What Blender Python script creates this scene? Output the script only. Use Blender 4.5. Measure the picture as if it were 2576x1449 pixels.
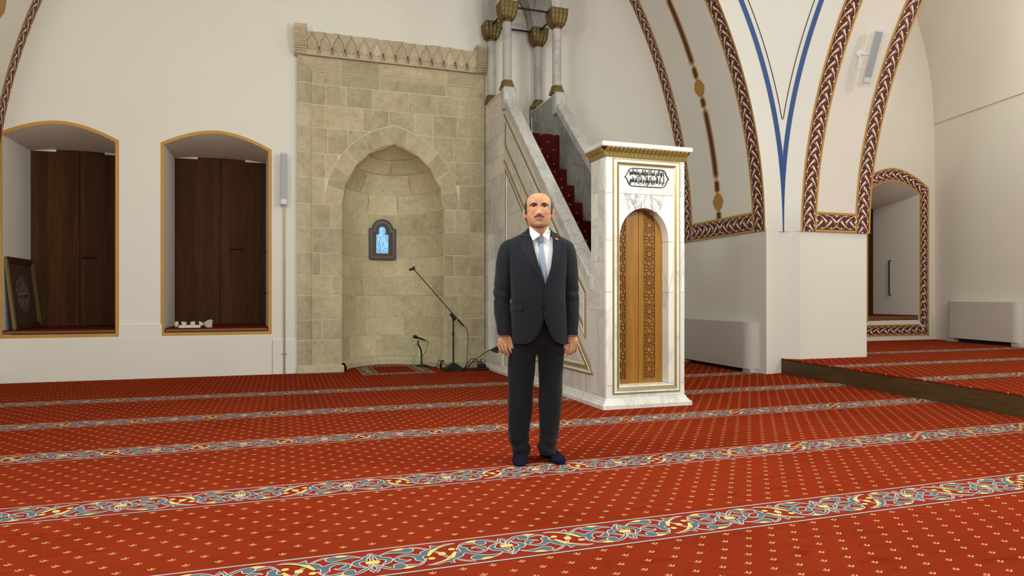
import bpy, bmesh, math, random
from mathutils import Vector, Matrix
from mathutils.geometry import tessellate_polygon
random.seed(7)
for o in list(bpy.data.objects): bpy.data.objects.remove(o)
SC = bpy.context.scene
COL = SC.collection
PI = math.pi
# ------------------------------------------------------------------ camera
F = 1700.0; CX = 1288.0; HY = 748.0; CAMH = 1.07
TH = math.atan(F/5012.0); SN, CS = math.sin(TH), math.cos(TH)
cam = bpy.data.cameras.new('camera'); cam.sensor_width = 36; cam.lens = 36*F/2576
cam.shift_y = (HY-724.5)/2576; cam.clip_end = 200; cam.clip_start = .05
camo = bpy.data.objects.new('camera', cam); COL.objects.link(camo)
camo.location = (0, 0, CAMH); camo.rotation_euler = (PI/2, 0, -TH)
SC.camera = camo
# ------------------------------------------------------------------ light
w = bpy.data.worlds.new('world'); SC.world = w; w.use_nodes = True
w.node_tree.nodes['Background'].inputs[0].default_value = (.93, 1.0, .99, 1)
w.node_tree.nodes['Background'].inputs[1].default_value = .34
SC.view_settings.view_transform = 'Standard'; SC.view_settings.look = 'None'
SC.view_settings.gamma = 1; SC.view_settings.use_curve_mapping = False
SC.view_settings.exposure = 0.25
def area(name, loc, size, power, col=(1, .95, .87), rot=(0, 0, 0), shape='DISK'):
    l = bpy.data.lights.new(name, 'AREA'); l.shape = shape; l.size = size; l.energy = power; l.color = col
    o = bpy.data.objects.new(name, l); COL.objects.link(o); o.location = loc; o.rotation_euler = rot
    return o
# the hall's hanging ring chandelier (above the picture): a ring of lamps under the dome
for i in range(8):
    a = i*PI/4+.2
    l = bpy.data.lights.new('chandelier_lamp', 'POINT'); l.energy = 178; l.color = (.945, 1.0, .965); l.shadow_soft_size = .25
    o = bpy.data.objects.new('chandelier_lamp', l); COL.objects.link(o)
    o.location = (.9+4.2*math.cos(a), -.2+4.2*math.sin(a), 3.15)
for q in ((10.3, 6.6, 5.2), (9.6, 3.0, 5.2)):      # unseen fill lights added to brighten the side aisle
    l = bpy.data.lights.new('aisle_fill_light', 'POINT'); l.energy = 120; l.color = (1, .955, .88); l.shadow_soft_size = .2
    o = bpy.data.objects.new('aisle_fill_light', l); COL.objects.link(o); o.location = q
# ------------------------------------------------------------------ helpers
def ray(px, py):
    x = (px-CX)/F
    return (SN+x*CS, CS-x*SN, (HY-py)/F)
def FL(px, py, h=0.):
    r = ray(px, py); t = (h-CAMH)/r[2]; return (r[0]*t, r[1]*t, h)
def ONY(px, py, y):
    r = ray(px, py); t = y/r[1]; return (r[0]*t, y, CAMH+r[2]*t)
def ONX(px, py, x):
    r = ray(px, py); t = x/r[0]; return (x, r[1]*t, CAMH+r[2]*t)
def lerp(a, b, t): return a+(b-a)*t
def interp(tab, x):
    if x <= tab[0][0]: return tab[0][1:] if len(tab[0]) > 2 else tab[0][1]
    for p, q in zip(tab, tab[1:]):
        if x <= q[0]:
            t = (x-p[0])/(q[0]-p[0]) if q[0] > p[0] else 1
            r = tuple(lerp(a, b, t) for a, b in zip(p[1:], q[1:]))
            return r if len(r) > 1 else r[0]
    return tab[-1][1:] if len(tab[-1]) > 2 else tab[-1][1]
def smooth(pts, n=4, closed=False):
    """Catmull-Rom through tuples of any dimension"""
    out = []; N = len(pts); seg = N if closed else N-1
    for i in range(seg):
        if closed: p0, p1, p2, p3 = (pts[(i+k-1) % N] for k in range(4))
        else: p0, p1, p2, p3 = (pts[min(max(i+k-1, 0), N-1)] for k in range(4))
        for j in range(n):
            t = j/n
            out.append(tuple(.5*(2*b+(c-a)*t+(2*a-5*b+4*c-d)*t*t+(3*b-a-3*c+d)*t**3) for a, b, c, d in zip(p0, p1, p2, p3)))
    if not closed: out.append(tuple(pts[-1]))
    return out
class MB:
    def __init__(s): s.v = []; s.f = []; s.m = []
    def face(s, pts, m=0):
        k = len(s.v); s.v += [tuple(p) for p in pts]; s.f.append(tuple(range(k, k+len(pts)))); s.m.append(m)
    def grid(s, rows, m=0, cu=False, cv=False):
        k = len(s.v); R = len(rows); C = len(rows[0])
        for r in rows: s.v += [tuple(p) for p in r]
        for i in range(R if cu else R-1):
            for j in range(C if cv else C-1):
                a = i*C+j; b = i*C+(j+1) % C; c = ((i+1) % R)*C+(j+1) % C; d = ((i+1) % R)*C+j
                s.f.append((k+a, k+b, k+c, k+d)); s.m.append(m)
    def box(s, x0, x1, y0, y1, z0, z1, m=0, bev=0):
        if bev:
            b = min(bev, (x1-x0)*.45, (y1-y0)*.45, (z1-z0)*.45)
            def ring(z, i): return [(x0+i, y0, z), (x1-i, y0, z), (x1, y0+i, z), (x1, y1-i, z), (x1-i, y1, z), (x0+i, y1, z), (x0, y1-i, z), (x0, y0+i, z)]
            def inset(z): return [(x0+b, y0+b, z), (x1-b, y0+b, z), (x1-b, y0+b, z), (x1-b, y1-b, z), (x1-b, y1-b, z), (x0+b, y1-b, z), (x0+b, y1-b, z), (x0+b, y0+b, z)]
            rs = [inset(z0), ring(z0+b, b), ring(z1-b, b), inset(z1)]
            s.grid(rs, m, cv=True)
            s.face([rs[0][i] for i in (7, 6, 4, 2)][::1], m) if 0 else s.face([(x0+b, y0+b, z0), (x0+b, y1-b, z0), (x1-b, y1-b, z0), (x1-b, y0+b, z0)], m)
            s.face([(x0+b, y0+b, z1), (x1-b, y0+b, z1), (x1-b, y1-b, z1), (x0+b, y1-b, z1)], m)
            return
        p = [(x, y, z) for z in (z0, z1) for y in (y0, y1) for x in (x0, x1)]
        k = len(s.v); s.v += p
        for f in ((0, 2, 3, 1), (4, 5, 7, 6), (0, 1, 5, 4), (2, 6, 7, 3), (0, 4, 6, 2), (1, 3, 7, 5)):
            s.f.append(tuple(k+i for i in f)); s.m.append(m)
    def poly(s, pts, fn, m=0, holes=()):
        """fill a 2-D polygon (with holes) and map each point with fn(u,v)"""
        loops = [[Vector((p[0], p[1], 0)) for p in pts]]+[[Vector((p[0], p[1], 0)) for p in h] for h in holes]
        flat = [v for l in loops for v in l]
        k = len(s.v); s.v += [tuple(fn(v.x, v.y)) for v in flat]
        for t in tessellate_polygon(loops):
            a, b, c = (flat[i] for i in t)
            ar = (b.x-a.x)*(c.y-a.y)-(b.y-a.y)*(c.x-a.x)
            if abs(ar) < 1e-12: continue
            t = t if ar > 0 else (t[0], t[2], t[1])
            s.f.append(tuple(k+i for i in t)); s.m.append(m)
    def prism(s, pts, f0, f1, m=0, holes=()):
        """2-D polygon extruded between maps f0 (front) and f1 (back)"""
        s.poly(pts, f0, m, holes)
        s.poly(pts, f1, m, holes)
        for l in [pts]+list(holes):
            s.grid([[f0(*p) for p in l], [f1(*p) for p in l]], m, cv=True)
    def strip(s, path, wid, fn, m=0, closed=False):
        n = len(path); L = []; R = []
        for i, p in enumerate(path):
            if closed: a, b = path[i-1], path[(i+1) % n]
            else: a, b = path[max(i-1, 0)], path[min(i+1, n-1)]
            dx, dy = b[0]-a[0], b[1]-a[1]; l = math.hypot(dx, dy) or 1
            ww = (wid[i] if isinstance(wid, (list, tuple)) else wid)/2
            L.append(fn(p[0]-dy/l*ww, p[1]+dx/l*ww)); R.append(fn(p[0]+dy/l*ww, p[1]-dx/l*ww))
        s.grid([R, L], m, cv=closed)
    def tube(s, path, rad, n=8, m=0, cap=True, flat=None):
        P = [Vector(p) for p in path]; rows = []; up = None
        for i, p in enumerate(P):
            d = (P[min(i+1, len(P)-1)]-P[max(i-1, 0)])
            d = d.normalized() if d.length > 1e-9 else Vector((0, 0, 1))
            if up is None: up = Vector((0, 0, 1)) if abs(d.z) < .9 else Vector((0, 1, 0))
            a = d.cross(up)
            if a.length < 1e-6: a = d.cross(Vector((1, 0, 0)))
            a.normalize(); b = d.cross(a); up = -b if b.length else up
            up = a.cross(d)
            r = rad[i] if isinstance(rad, (list, tuple)) else rad
            if isinstance(r, (list, tuple)): ra, rb = r
            else: ra = rb = r
            rows.append([tuple(p+a*ra*math.cos(2*PI*j/n)+up*rb*math.sin(2*PI*j/n)) for j in range(n)])
        s.grid(rows, m, cv=True)
        if cap: s.face(rows[0][::-1], m); s.face(rows[-1], m)
    def lathe(s, prof, c, n=24, m=0):
        rows = [[(c[0]+r*math.cos(2*PI*j/n), c[1]+r*math.sin(2*PI*j/n), c[2]+z) for j in range(n)] for r, z in prof]
        s.grid(rows, m, cv=True)
        if prof[0][0] > 1e-6: s.face(rows[0][::-1], m)
        if prof[-1][0] > 1e-6: s.face(rows[-1], m)
    def sphere(s, c, r, n=16, k=10, m=0):
        rx, ry, rz = r if isinstance(r, (tuple, list)) else (r, r, r)
        rows = [[(c[0]+rx*math.sin(PI*i/k)*math.cos(2*PI*j/n), c[1]+ry*math.sin(PI*i/k)*math.sin(2*PI*j/n), c[2]-rz*math.cos(PI*i/k)) for j in range(n)] for i in range(k+1)]
        s.grid(rows, m, cv=True)
    def xf(s, M, k=0):
        for i in range(k, len(s.v)): s.v[i] = tuple(M @ Vector(s.v[i]))
    def mesh(s, name, mats, sm=False, norm=True, merge=True):
        me = bpy.data.meshes.new(name); me.from_pydata(s.v, [], s.f)
        for q in (mats if isinstance(mats, (list, tuple)) else [mats]): me.materials.append(q)
        if len(me.materials) > 1: me.polygons.foreach_set('material_index', s.m)
        if norm or merge:
            bm = bmesh.new(); bm.from_mesh(me)
            if merge: bmesh.ops.remove_doubles(bm, verts=bm.verts, dist=1e-5)
            if norm: bmesh.ops.recalc_face_normals(bm, faces=bm.faces)
            bm.to_mesh(me); bm.free()
        if sm:
            me.polygons.foreach_set('use_smooth', [True]*len(me.polygons))
            if sm != 'all':
                try: me.set_sharp_from_angle(angle=math.radians(sm if sm is not True and sm > 1 else 40))
                except Exception: pass
        me.update(); return me
def link(name, me, parent=None, label=None, cat=None, group=None, kind=None):
    o = bpy.data.objects.new(name, me); COL.objects.link(o)
    if parent is not None:
        o.parent = parent; o.matrix_parent_inverse = Matrix(parent['_inv']) if '_inv' in parent else INV.get(parent.name, Matrix())
    if label: o['label'] = label
    if cat: o['category'] = cat
    if group: o['group'] = group
    if kind: o['kind'] = kind
    return o
INV = {}
def thing(name, label, cat, loc, group=None, kind=None):
    o = link(name, None, None, label, cat, group, kind); o.location = loc; o.empty_display_size = .1
    INV[o.name] = Matrix.Translation(-Vector(loc)); return o
def part(name, mb, mats, parent=None, sm=False, **kw):
    norm = kw.pop('norm', True); merge = kw.pop('merge', True)
    o = link(name, mb.mesh(name, mats, sm, norm, merge), parent, **kw)
    if parent is not None and parent.name in INV and parent.type != 'EMPTY': INV[o.name] = Matrix()
    return o
def struct(name, mb, mats, label, sm=False, cat=None, **kw):
    return part(name, mb, mats, None, sm, label=label, kind='structure', cat=cat or name.split('_')[0], **kw)
# ------------------------------------------------------------------ materials
class NT:
    def __init__(s, name):
        s.mat = bpy.data.materials.new(name); s.mat.use_nodes = True; s.t = s.mat.node_tree
        s.b = s.t.nodes['Principled BSDF']
    def n(s, typ, out=0, **kw):
        nd = s.t.nodes.new(typ)
        for k, v in kw.items():
            if k.startswith('i'): s.set(nd.inputs[int(k[1:])], v)
            else: setattr(nd, k, v)
        return nd.outputs[out]
    def set(s, sock, v):
        if hasattr(v, 'is_output') or isinstance(v, bpy.types.NodeSocket): s.t.links.new(v, sock)
        else: sock.default_value = v
    def math(s, op, a, b=0., c=0.): return s.n('ShaderNodeMath', operation=op, i0=a, i1=b, i2=c)
    def mix(s, f, a, b):
        nd = s.t.nodes.new('ShaderNodeMix'); nd.data_type = 'RGBA'
        s.set(nd.inputs[0], f); s.set(nd.inputs[6], a); s.set(nd.inputs[7], b); return nd.outputs[2]
    def coord(s, which='Object'):
        return s.t.nodes.new('ShaderNodeTexCoord').outputs[which]
    def pos(s): return s.t.nodes.new('ShaderNodeNewGeometry').outputs['Position']
    def scale(s, v, sc, rot=(0, 0, 0)):
        m = s.t.nodes.new('ShaderNodeMapping'); s.set(m.inputs[0], v); m.inputs[3].default_value = sc; m.inputs[2].default_value = rot; return m.outputs[0]
    def noise(s, v, sc, det=4, rough=.55, dist=0.):
        nd = s.t.nodes.new('ShaderNodeTexNoise'); s.set(nd.inputs['Vector'], v); nd.inputs['Scale'].default_value = sc
        nd.inputs['Detail'].default_value = det; nd.inputs['Roughness'].default_value = rough; nd.inputs['Distortion'].default_value = dist
        return nd.outputs[0]
    def ramp(s, f, stops):
        nd = s.t.nodes.new('ShaderNodeValToRGB'); s.set(nd.inputs[0], f); e = nd.color_ramp.elements
        while len(e) < len(stops): e.new(.5)
        for q, (p, c) in zip(e, stops): q.position = p; q.color = c if len(c) == 4 else (*c, 1)
        return nd.outputs[0]
    def rnd(s):
        return s.t.nodes.new('ShaderNodeObjectInfo').outputs['Random']
    def out(s, col=None, rough=None, metal=None, bump=None, bs=.2, bd=.01, spec=None, coat=None, sheen=None):
        if col is not None: s.set(s.b.inputs['Base Color'], col)
        if rough is not None: s.set(s.b.inputs['Roughness'], rough)
        if metal is not None: s.b.inputs['Metallic'].default_value = metal
        if spec is not None: s.b.inputs['Specular IOR Level'].default_value = spec
        if coat: s.b.inputs['Coat Weight'].default_value = coat
        if sheen: s.b.inputs['Sheen Weight'].default_value = sheen
        if bump is not None:
            nd = s.t.nodes.new('ShaderNodeBump'); nd.inputs['Strength'].default_value = bs; nd.inputs['Distance'].default_value = bd
            s.set(nd.inputs['Height'], bump); s.t.links.new(nd.outputs[0], s.b.inputs['Normal'])
        return s.mat
def C(r, g, b):   # sRGB 0-255 -> linear
    f = lambda c: c/12.92 if c <= .04045 else ((c+.055)/1.055)**2.4
    return (f(r/255), f(g/255), f(b/255), 1)
def plain(name, col, rough=.5, metal=0, bsc=0, bs=.1, var=0, spec=None):
    m = NT(name); c = col
    if var:
        nz = m.noise(m.pos(), var, 4); c = m.mix(nz, tuple(x*.82 for x in col[:3])+(1,), tuple(min(1, x*1.14) for x in col[:3])+(1,))
    return m.out(c, rough, metal, m.noise(m.pos(), bsc, 3) if bsc else None, bs, spec=spec)
def plaster(name, col):
    m = NT(name); p = m.pos()
    a = m.noise(p, .7, 5, .6); b = m.noise(p, 9, 4)
    c = m.mix(m.ramp(a, [(.3, (0, 0, 0)), (.7, (1, 1, 1))]), tuple(x*.965 for x in col[:3])+(1,), col)
    return m.out(c, .72, bump=m.math('ADD', m.math('MULTIPLY', b, .6), m.noise(p, 60, 2)), bs=.07, bd=.006, spec=.3)
M_WALL = plaster('wall plaster', C(224, 219, 207))
M_PIER = plaster('pier plaster', C(230, 227, 216))
M_OCHRE = plain('ochre paint', C(188, 138, 52), .6, var=6)
M_MAROON = plain('maroon paint', C(84, 30, 28), .65, var=5)
M_VINE = plain('vine white paint', C(232, 226, 220), .65)
M_VOCH = plain('vine ochre paint', C(196, 140, 60), .65)
M_BLUE = plain('blue paint', C(32, 74, 134), .55, var=4)
M_BLACK = plain('black line paint', C(28, 28, 34), .6)
def stone_mat(name, lo, hi, pits=1., cs=1.):
    m = NT(name); p = m.pos(); r = m.rnd()
    off = m.n('ShaderNodeCombineXYZ', i0=m.math('MULTIPLY', r, 37.), i1=m.math('MULTIPLY', r, 91.), i2=m.math('MULTIPLY', r, 53.))
    v = m.n('ShaderNodeVectorMath', operation='ADD', i0=p, i1=off)
    a = m.noise(v, 2.2*cs, 6, .65, .6); b = m.noise(v, 14*cs, 5, .7); c = m.noise(v, 45*cs, 3, .6)
    base = m.mix(m.ramp(a, [(.32, (0, 0, 0)), (.68, (1, 1, 1))]), lo, hi)
    base = m.mix(m.math('MULTIPLY', m.ramp(b, [(.42, (0, 0, 0)), (.72, (1, 1, 1))]), .42), base, (lo[0]*.66, lo[1]*.58, lo[2]*.46, 1))
    bl = m.ramp(m.noise(v, 3.4*cs, 5, .62, 1.2), [(.56, (0, 0, 0)), (.72, (1, 1, 1))])
    base = m.mix(m.math('MULTIPLY', bl, .42), base, C(158, 128, 84))
    tone = m.math('ADD', .84, m.math('MULTIPLY', r, .26))
    base = m.n('ShaderNodeVectorMath', operation='SCALE', i0=base); base.node.inputs[3].default_value = 1; m.set(base.node.inputs[3], tone)
    pit = m.ramp(m.noise(m.scale(v, (1, 1, .6)), 26*cs, 4, .75, .4), [(.63, (0, 0, 0)), (.70, (1, 1, 1))])
    base = m.mix(m.math('MULTIPLY', pit, .55*pits), base, C(92, 78, 52))
    h = m.math('SUBTRACT', m.math('ADD', m.math('MULTIPLY', b, .6), m.math('MULTIPLY', c, .3)), m.math('MULTIPLY', pit, .8))
    return m.out(base, .82, bump=h, bs=.35, bd=.01, spec=.25)
M_STONE = stone_mat('mihrab limestone', C(176, 163, 130), C(198, 186, 157))
M_STONED = stone_mat('niche limestone', C(204, 193, 156), C(222, 212, 180))
M_FRIEZE = stone_mat('frieze limestone', C(184, 168, 138), C(204, 190, 162), .5)
M_MORTAR = plain('mortar', C(212, 200, 168), .9, bsc=40)
def marble(name, lo, hi, vein, amt, rot=(0, .6, .4), vs=1.):
    m = NT(name); p = m.pos(); r = m.rnd()
    off = m.n('ShaderNodeCombineXYZ', i0=m.math('MULTIPLY', r, 17.), i1=m.math('MULTIPLY', r, 31.), i2=m.math('MULTIPLY', r, 23.))
    v = m.n('ShaderNodeVectorMath', operation='ADD', i0=m.scale(p, (1, 1, .55), rot), i1=off)
    d = m.noise(v, 1.6*vs, 6, .62, 1.4)
    wv = m.ramp(d, [(.0, (0, 0, 0)), (.46, (0, 0, 0)), (.5, (1, 1, 1)), (.54, (0, 0, 0)), (1, (0, 0, 0))])
    cl = m.ramp(m.noise(v, .9*vs, 5, .6), [(.35, (0, 0, 0)), (.7, (1, 1, 1))])
    base = m.mix(cl, lo, hi)
    base = m.mix(m.math('MULTIPLY', wv, amt), base, vein)
    base = m.mix(m.math('MULTIPLY', m.ramp(m.noise(v, 5, 5, .7), [(.55, (0, 0, 0)), (.75, (1, 1, 1))]), amt*.5), base, vein)
    tone = m.math('ADD', .86, m.math('MULTIPLY', r, .18))
    sc = m.n('ShaderNodeVectorMath', operation='SCALE', i0=base); m.set(sc.node.inputs[3], tone)
    return m.out(sc, .34, bump=m.noise(p, 30, 3), bs=.06, bd=.004, spec=.45)
M_MARB = marble('white marble', C(226, 223, 211), C(238, 236, 226), C(160, 160, 158), .36)
M_MARB_SHADE = marble('shaded white marble', C(212, 208, 198), C(232, 228, 217), C(150, 148, 150), .35, vs=1.3)  # same marble as the portal, toned down to paint in the side's shade
M_MARBC = marble('coping marble', C(178, 176, 168), C(204, 200, 192), C(130, 130, 128), .5, vs=2.)
M_MARBD = marble('dark inner wall marble', C(146, 144, 138), C(178, 174, 166), C(104, 102, 100), .6, vs=1.4)
M_COLM = marble('column marble', C(170, 165, 158), C(194, 188, 180), C(140, 136, 138), .5, rot=(0, .1, 0))
def gold(name, c, rough=.4):
    m = NT(name); nz = m.noise(m.pos(), 30, 4, .65)
    col = m.mix(nz, tuple(x*.55 for x in c[:3])+(1,), tuple(min(1, x*1.3) for x in c[:3])+(1,))
    return m.out(col, rough, .55, bump=nz, bs=.15, bd=.004)
M_GOLD = gold('gilt paint', C(164, 144, 84))
M_BRONZE = gold('dull gilt', C(120, 100, 58), .5)
def wood(name, lo, hi, sc=(18, 18, 1.1), rough=.45, bs=.12, board=0., spec=.4):
    m = NT(name); p = m.pos(); v = m.scale(p, sc)
    a = m.noise(v, 1.2, 6, .6, .8); b = m.noise(m.scale(p, tuple(x*4 for x in sc)), 1.5, 4, .6)
    f = m.math('ADD', m.math('MULTIPLY', a, .75), m.math('MULTIPLY', b, .3))
    c = m.mix(m.ramp(f, [(.3, (0, 0, 0)), (.75, (1, 1, 1))]), lo, hi)
    if board:
        fl = m.math('FLOOR', m.math('MULTIPLY', m.n('ShaderNodeSeparateXYZ', i0=p), board))
        wn = m.t.nodes.new('ShaderNodeTexWhiteNoise'); wn.noise_dimensions = '1D'; m.set(wn.inputs['W'], fl)
        s2 = m.n('ShaderNodeVectorMath', operation='SCALE', i0=c); m.set(s2.node.inputs[3], m.math('ADD', .78, m.math('MULTIPLY', wn.outputs[0], .4))); c = s2
    return m.out(c, rough, bump=f, bs=bs, bd=.004, spec=spec)
M_DARKW = wood('dark shutter wood', C(52, 29, 11), C(82, 49, 21), rough=.68, board=9., spec=.12)
M_SILLW = wood('sill wood', C(96, 66, 30), C(128, 90, 44), (1.2, 10, 14))
M_STEPW = wood('step board wood', C(52, 38, 16), C(92, 68, 32), (10, 1.0, 14), .5)
M_OAK = wood('carved oak', C(128, 84, 24), C(166, 116, 42), (26, 26, 1.4), .38)
M_OAKD = wood('carved oak ground', C(96, 58, 20), C(128, 82, 34), (26, 26, 1.4), .5)
M_FRAMEW = wood('frame wood', C(52, 32, 16), C(78, 50, 26), (20, 20, 1.5))
M_WALNUT = wood('niche frame walnut', C(48, 34, 22), C(82, 58, 38), (30, 30, 2), .35)
def carpet(name, base, dark, sprig=True):
    m = NT(name); p = m.pos()
    a = m.noise(p, 1.1, 6, .68, .4); b = m.noise(m.scale(p, (1, 2.6, 1)), 5, 5, .7, .6); c = m.noise(p, 240, 2)
    col = m.mix(m.math('MULTIPLY', m.ramp(a, [(.44, (0, 0, 0)), (.74, (1, 1, 1))]), .3), base, dark)
    col = m.mix(m.math('MULTIPLY', m.ramp(b, [(.55, (0, 0, 0)), (.72, (1, 1, 1))]), .55), col, dark)
    col = m.mix(m.math('MULTIPLY', m.ramp(c, [(.3, (1, 1, 1)), (.6, (0, 0, 0))]), .22), col, dark)
    h = m.math('ADD', c, m.math('MULTIPLY', b, .4))
    if sprig:
        x, y, z = (m.n('ShaderNodeSeparateXYZ', i0=p, out=k) for k in range(3))
        PX, PY = .1225, .156
        tot = None; totd = None
        for ox, oy in ((0, 0), (.5, .5)):
            lx = m.math('MULTIPLY', m.math('SUBTRACT', m.math('FRACT', m.math('ADD', m.math('DIVIDE', x, PX), ox+200)), .5), PX)
            ly = m.math('MULTIPLY', m.math('SUBTRACT', m.math('FRACT', m.math('ADD', m.math('DIVIDE', y, PY), oy+200)), .5), PY)
            ax = m.math('ABSOLUTE', lx)
            vv = m.math('ABSOLUTE', m.math('SUBTRACT', ly, m.math('MULTIPLY', ax, .8)))
            s1 = m.math('MULTIPLY', m.math('LESS_THAN', vv, .0042), m.math('LESS_THAN', ax, .0155))
            dd = m.math('ADD', m.math('POWER', lx, 2.), m.math('POWER', m.math('SUBTRACT', ly, .0165), 2.))
            s2 = m.math('LESS_THAN', dd, .0048**2)
            tot = s1 if tot is None else m.math('MAXIMUM', tot, s1)
            totd = s2 if totd is None else m.math('MAXIMUM', totd, s2)
        col = m.mix(tot, col, C(198, 146, 84)); col = m.mix(totd, col, C(188, 172, 160))
    return m.out(col, .95, bump=h, bs=.35, bd=.004, spec=.0)
M_CARPET = carpet('red prayer carpet', C(132, 45, 23), C(84, 22, 10))
M_CBAND = plain('carpet band red', C(132, 38, 25), .95, bsc=240, bs=.3, var=3, spec=.08)
M_CBLUE = plain('carpet blue wool', C(80, 100, 108), .95, bsc=240, bs=.3, spec=.08)
M_CYEL = plain('carpet yellow wool', C(220, 184, 104), .95, bsc=240, bs=.3, spec=.08)
M_CCRM = plain('carpet cream wool', C(194, 180, 164), .95, spec=.08)
def stair_carpet():
    m = NT('stair carpet'); p = m.pos(); x, y, z = (m.n('ShaderNodeSeparateXYZ', i0=p, out=k) for k in range(3))
    col = m.mix(m.noise(p, 90, 3), C(54, 11, 11), C(76, 17, 15)); tot = None
    q = m.math('ADD', z, m.math('MULTIPLY', y, -1.))
    for ox, oy in ((0, 0), (.5, .5)):
        lx = m.math('MULTIPLY', m.math('SUBTRACT', m.math('FRACT', m.math('ADD', m.math('DIVIDE', x, .19), ox+50)), .5), .19)
        ly = m.math('MULTIPLY', m.math('SUBTRACT', m.math('FRACT', m.math('ADD', m.math('DIVIDE', q, .2), oy+50.3)), .5), .2)
        d1 = m.math('ADD', m.math('POWER', lx, 2.), m.math('POWER', ly, 2.))
        d2 = m.math('ADD', m.math('POWER', m.math('SUBTRACT', lx, .0042), 2.), m.math('POWER', ly, 2.))
        d3 = m.math('ADD', m.math('POWER', m.math('SUBTRACT', lx, .0125), 2.), m.math('POWER', ly, 2.))
        cr = m.math('MULTIPLY', m.math('LESS_THAN', d1, 0.0105**2), m.math('GREATER_THAN', d2, .0088**2))
        cr = m.math('MAXIMUM', cr, m.math('LESS_THAN', d3, .003**2))
        tot = cr if tot is None else m.math('MAXIMUM', tot, cr)
    col = m.mix(tot, col, C(196, 160, 130))
    return m.out(col, .95, bump=m.noise(p, 240, 2), bs=.3, bd=.004, spec=.08)
M_STAIR = stair_carpet()
M_SILLC = plain('sill carpet', C(98, 20, 20), .95, bsc=200, bs=.3, spec=.08)
M_BLK = plain('black plastic', C(20, 20, 22), .45)
M_IRON = plain('black iron', C(22, 24, 28), .5, .3)
M_STEEL = plain('dark steel tube', C(44, 46, 50), .35, .6)
M_CABLE = plain('black rubber cable', C(18, 18, 19), .6)
M_RADI = plain('warm grey enamel', C(196, 190, 182), .38)
M_RADF = plain('radiator foot', C(190, 192, 194), .45)
M_DARK = plain('radiator underside shade', C(26, 24, 24), .8)
M_SPK = plain('grey speaker shell', C(198, 198, 198), .45)
M_BRASS = gold('brass pipe', C(176, 160, 118), .35)
M_WHITE = plain('white plastic', C(228, 228, 226), .4)
def grille():
    m = NT('speaker grille'); p = m.scale(m.pos(), (1, 1, 1)); v = m.t.nodes.new('ShaderNodeTexVoronoi'); m.set(v.inputs['Vector'], p); v.inputs['Scale'].default_value = 220; v.inputs['Randomness'].default_value = 0
    return m.out(m.ramp(v.outputs[0], [(.25, C(120, 122, 124)), (.45, C(158, 160, 162))]), .5)
M_GRIL = grille()
def emis(name, col, st):
    m = NT(name); m.b.inputs['Base Color'].default_value = (.02, .05, .09, 1)
    c = m.mix(m.noise(m.pos(), 7, 2), tuple(x*.85 for x in col[:3])+(1,), tuple(min(1, x*1.1) for x in col[:3])+(1,))
    m.set(m.b.inputs['Emission Color'], c); m.b.inputs['Emission Strength'].default_value = st
    m.b.inputs['Roughness'].default_value = .1; return m.mat
M_GLASS = emis('daylit blue glass', C(140, 196, 246), 1.0)
# ------------------------------------------------------------------ floor and carpet
mb = MB(); mb.face([(-9, -4, 0), (15, -4, 0), (15, 11.4, 0), (-9, 11.4, 0)])
floor = struct('floor', mb, M_CARPET, 'red wall-to-wall prayer carpet sprinkled with small yellow sprigs')
# motif of the row borders, traced over a quarter repeat (palmette axis to crossing leaves) and laid flat on the floor
ZS = 2576/240.
def zf(x, y):
    X, Y, _ = FL(1220+x/ZS, 1320+y/ZS); X0, Y0, _ = FL(1220+605/ZS, 1320+600/ZS)
    return (X-X0, Y-Y0)
Q_POLY = [
 (1, [(585,575),(590,500),(640,425),(740,365),(880,325),(1000,315),(1110,335),(1145,380),(1100,425),(1000,440),(900,425),(855,380),(760,425),(690,470),(650,520),(640,575)]),
 (1, [(1120,340),(1230,315),(1300,295),(1420,300),(1530,325),(1500,340),(1400,325),(1290,345),(1200,370),(1150,375)]),
 (1, [(1570,350),(1460,410),(1510,450),(1505,505),(1440,545),(1330,562),(1200,552),(1240,505),(1310,460),(1410,462),(1330,437),(1180,435),(1090,465),(1060,500),(1110,560),(1250,590),(1430,597),(1600,570),(1710,510),(1780,540),(1900,572),(2050,580),(2190,600),(2240,655),(2290,640),(2370,595),(2576,600),(2700,590),(2847,553),(2700,570),(2500,570),(2300,560),(2100,545),(1950,500),(1840,450),(1740,460),(1680,430),(1640,370)]),
 (1, [(930,715),(1050,720),(1200,710),(1350,680),(1500,630),(1640,615),(1760,640),(1810,680),(1780,715),(1700,735),(1620,755),(1450,770),(1300,765),(1100,745)]),
 (1, [(690,480),(800,490),(950,505),(1060,550),(1090,590),(1040,640),(930,670),(930,720),(850,770),(840,820),(770,790),(790,740),(800,690),(770,640),(880,610),(915,580),(860,540),(750,510)]),
 (2, [(940,325),(1020,295),(1150,285),(1290,290),(1230,315),(1120,335),(1000,320)]),
 (2, [(1820,425),(1900,440),(2050,485),(2140,505),(2300,540),(2500,557),(2680,560),(2500,575),(2300,565),(2140,535),(2090,555),(2000,520),(1850,465)]),
 (2, [(1300,765),(1400,735),(1520,720),(1620,730),(1640,755),(1500,775),(1380,775)])]
def ell(cx, cy, rx, ry, n=12): return [(cx+rx*math.cos(2*PI*i/n), cy+ry*math.sin(2*PI*i/n)) for i in range(n)]
Q_POLY += [(2, ell(1800, 365, 85, 30)), (2, ell(2165, 420, 95, 26)), (2, ell(605, 600, 180, 32))]
Q_STRK = [([(1500,330),(1600,360),(1720,410)], 26), ([(2135,500),(2168,420)], 34), ([(1780,730),(1900,700),(2000,650),(2060,590)], 30),
          ([(410,390),(560,450),(700,485)], 30), ([(600,620),(690,690),(790,770)], 30), ([(410,390),(390,470),(560,560)], 26)]
HP = .284                                    # palmette to crossing
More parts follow.
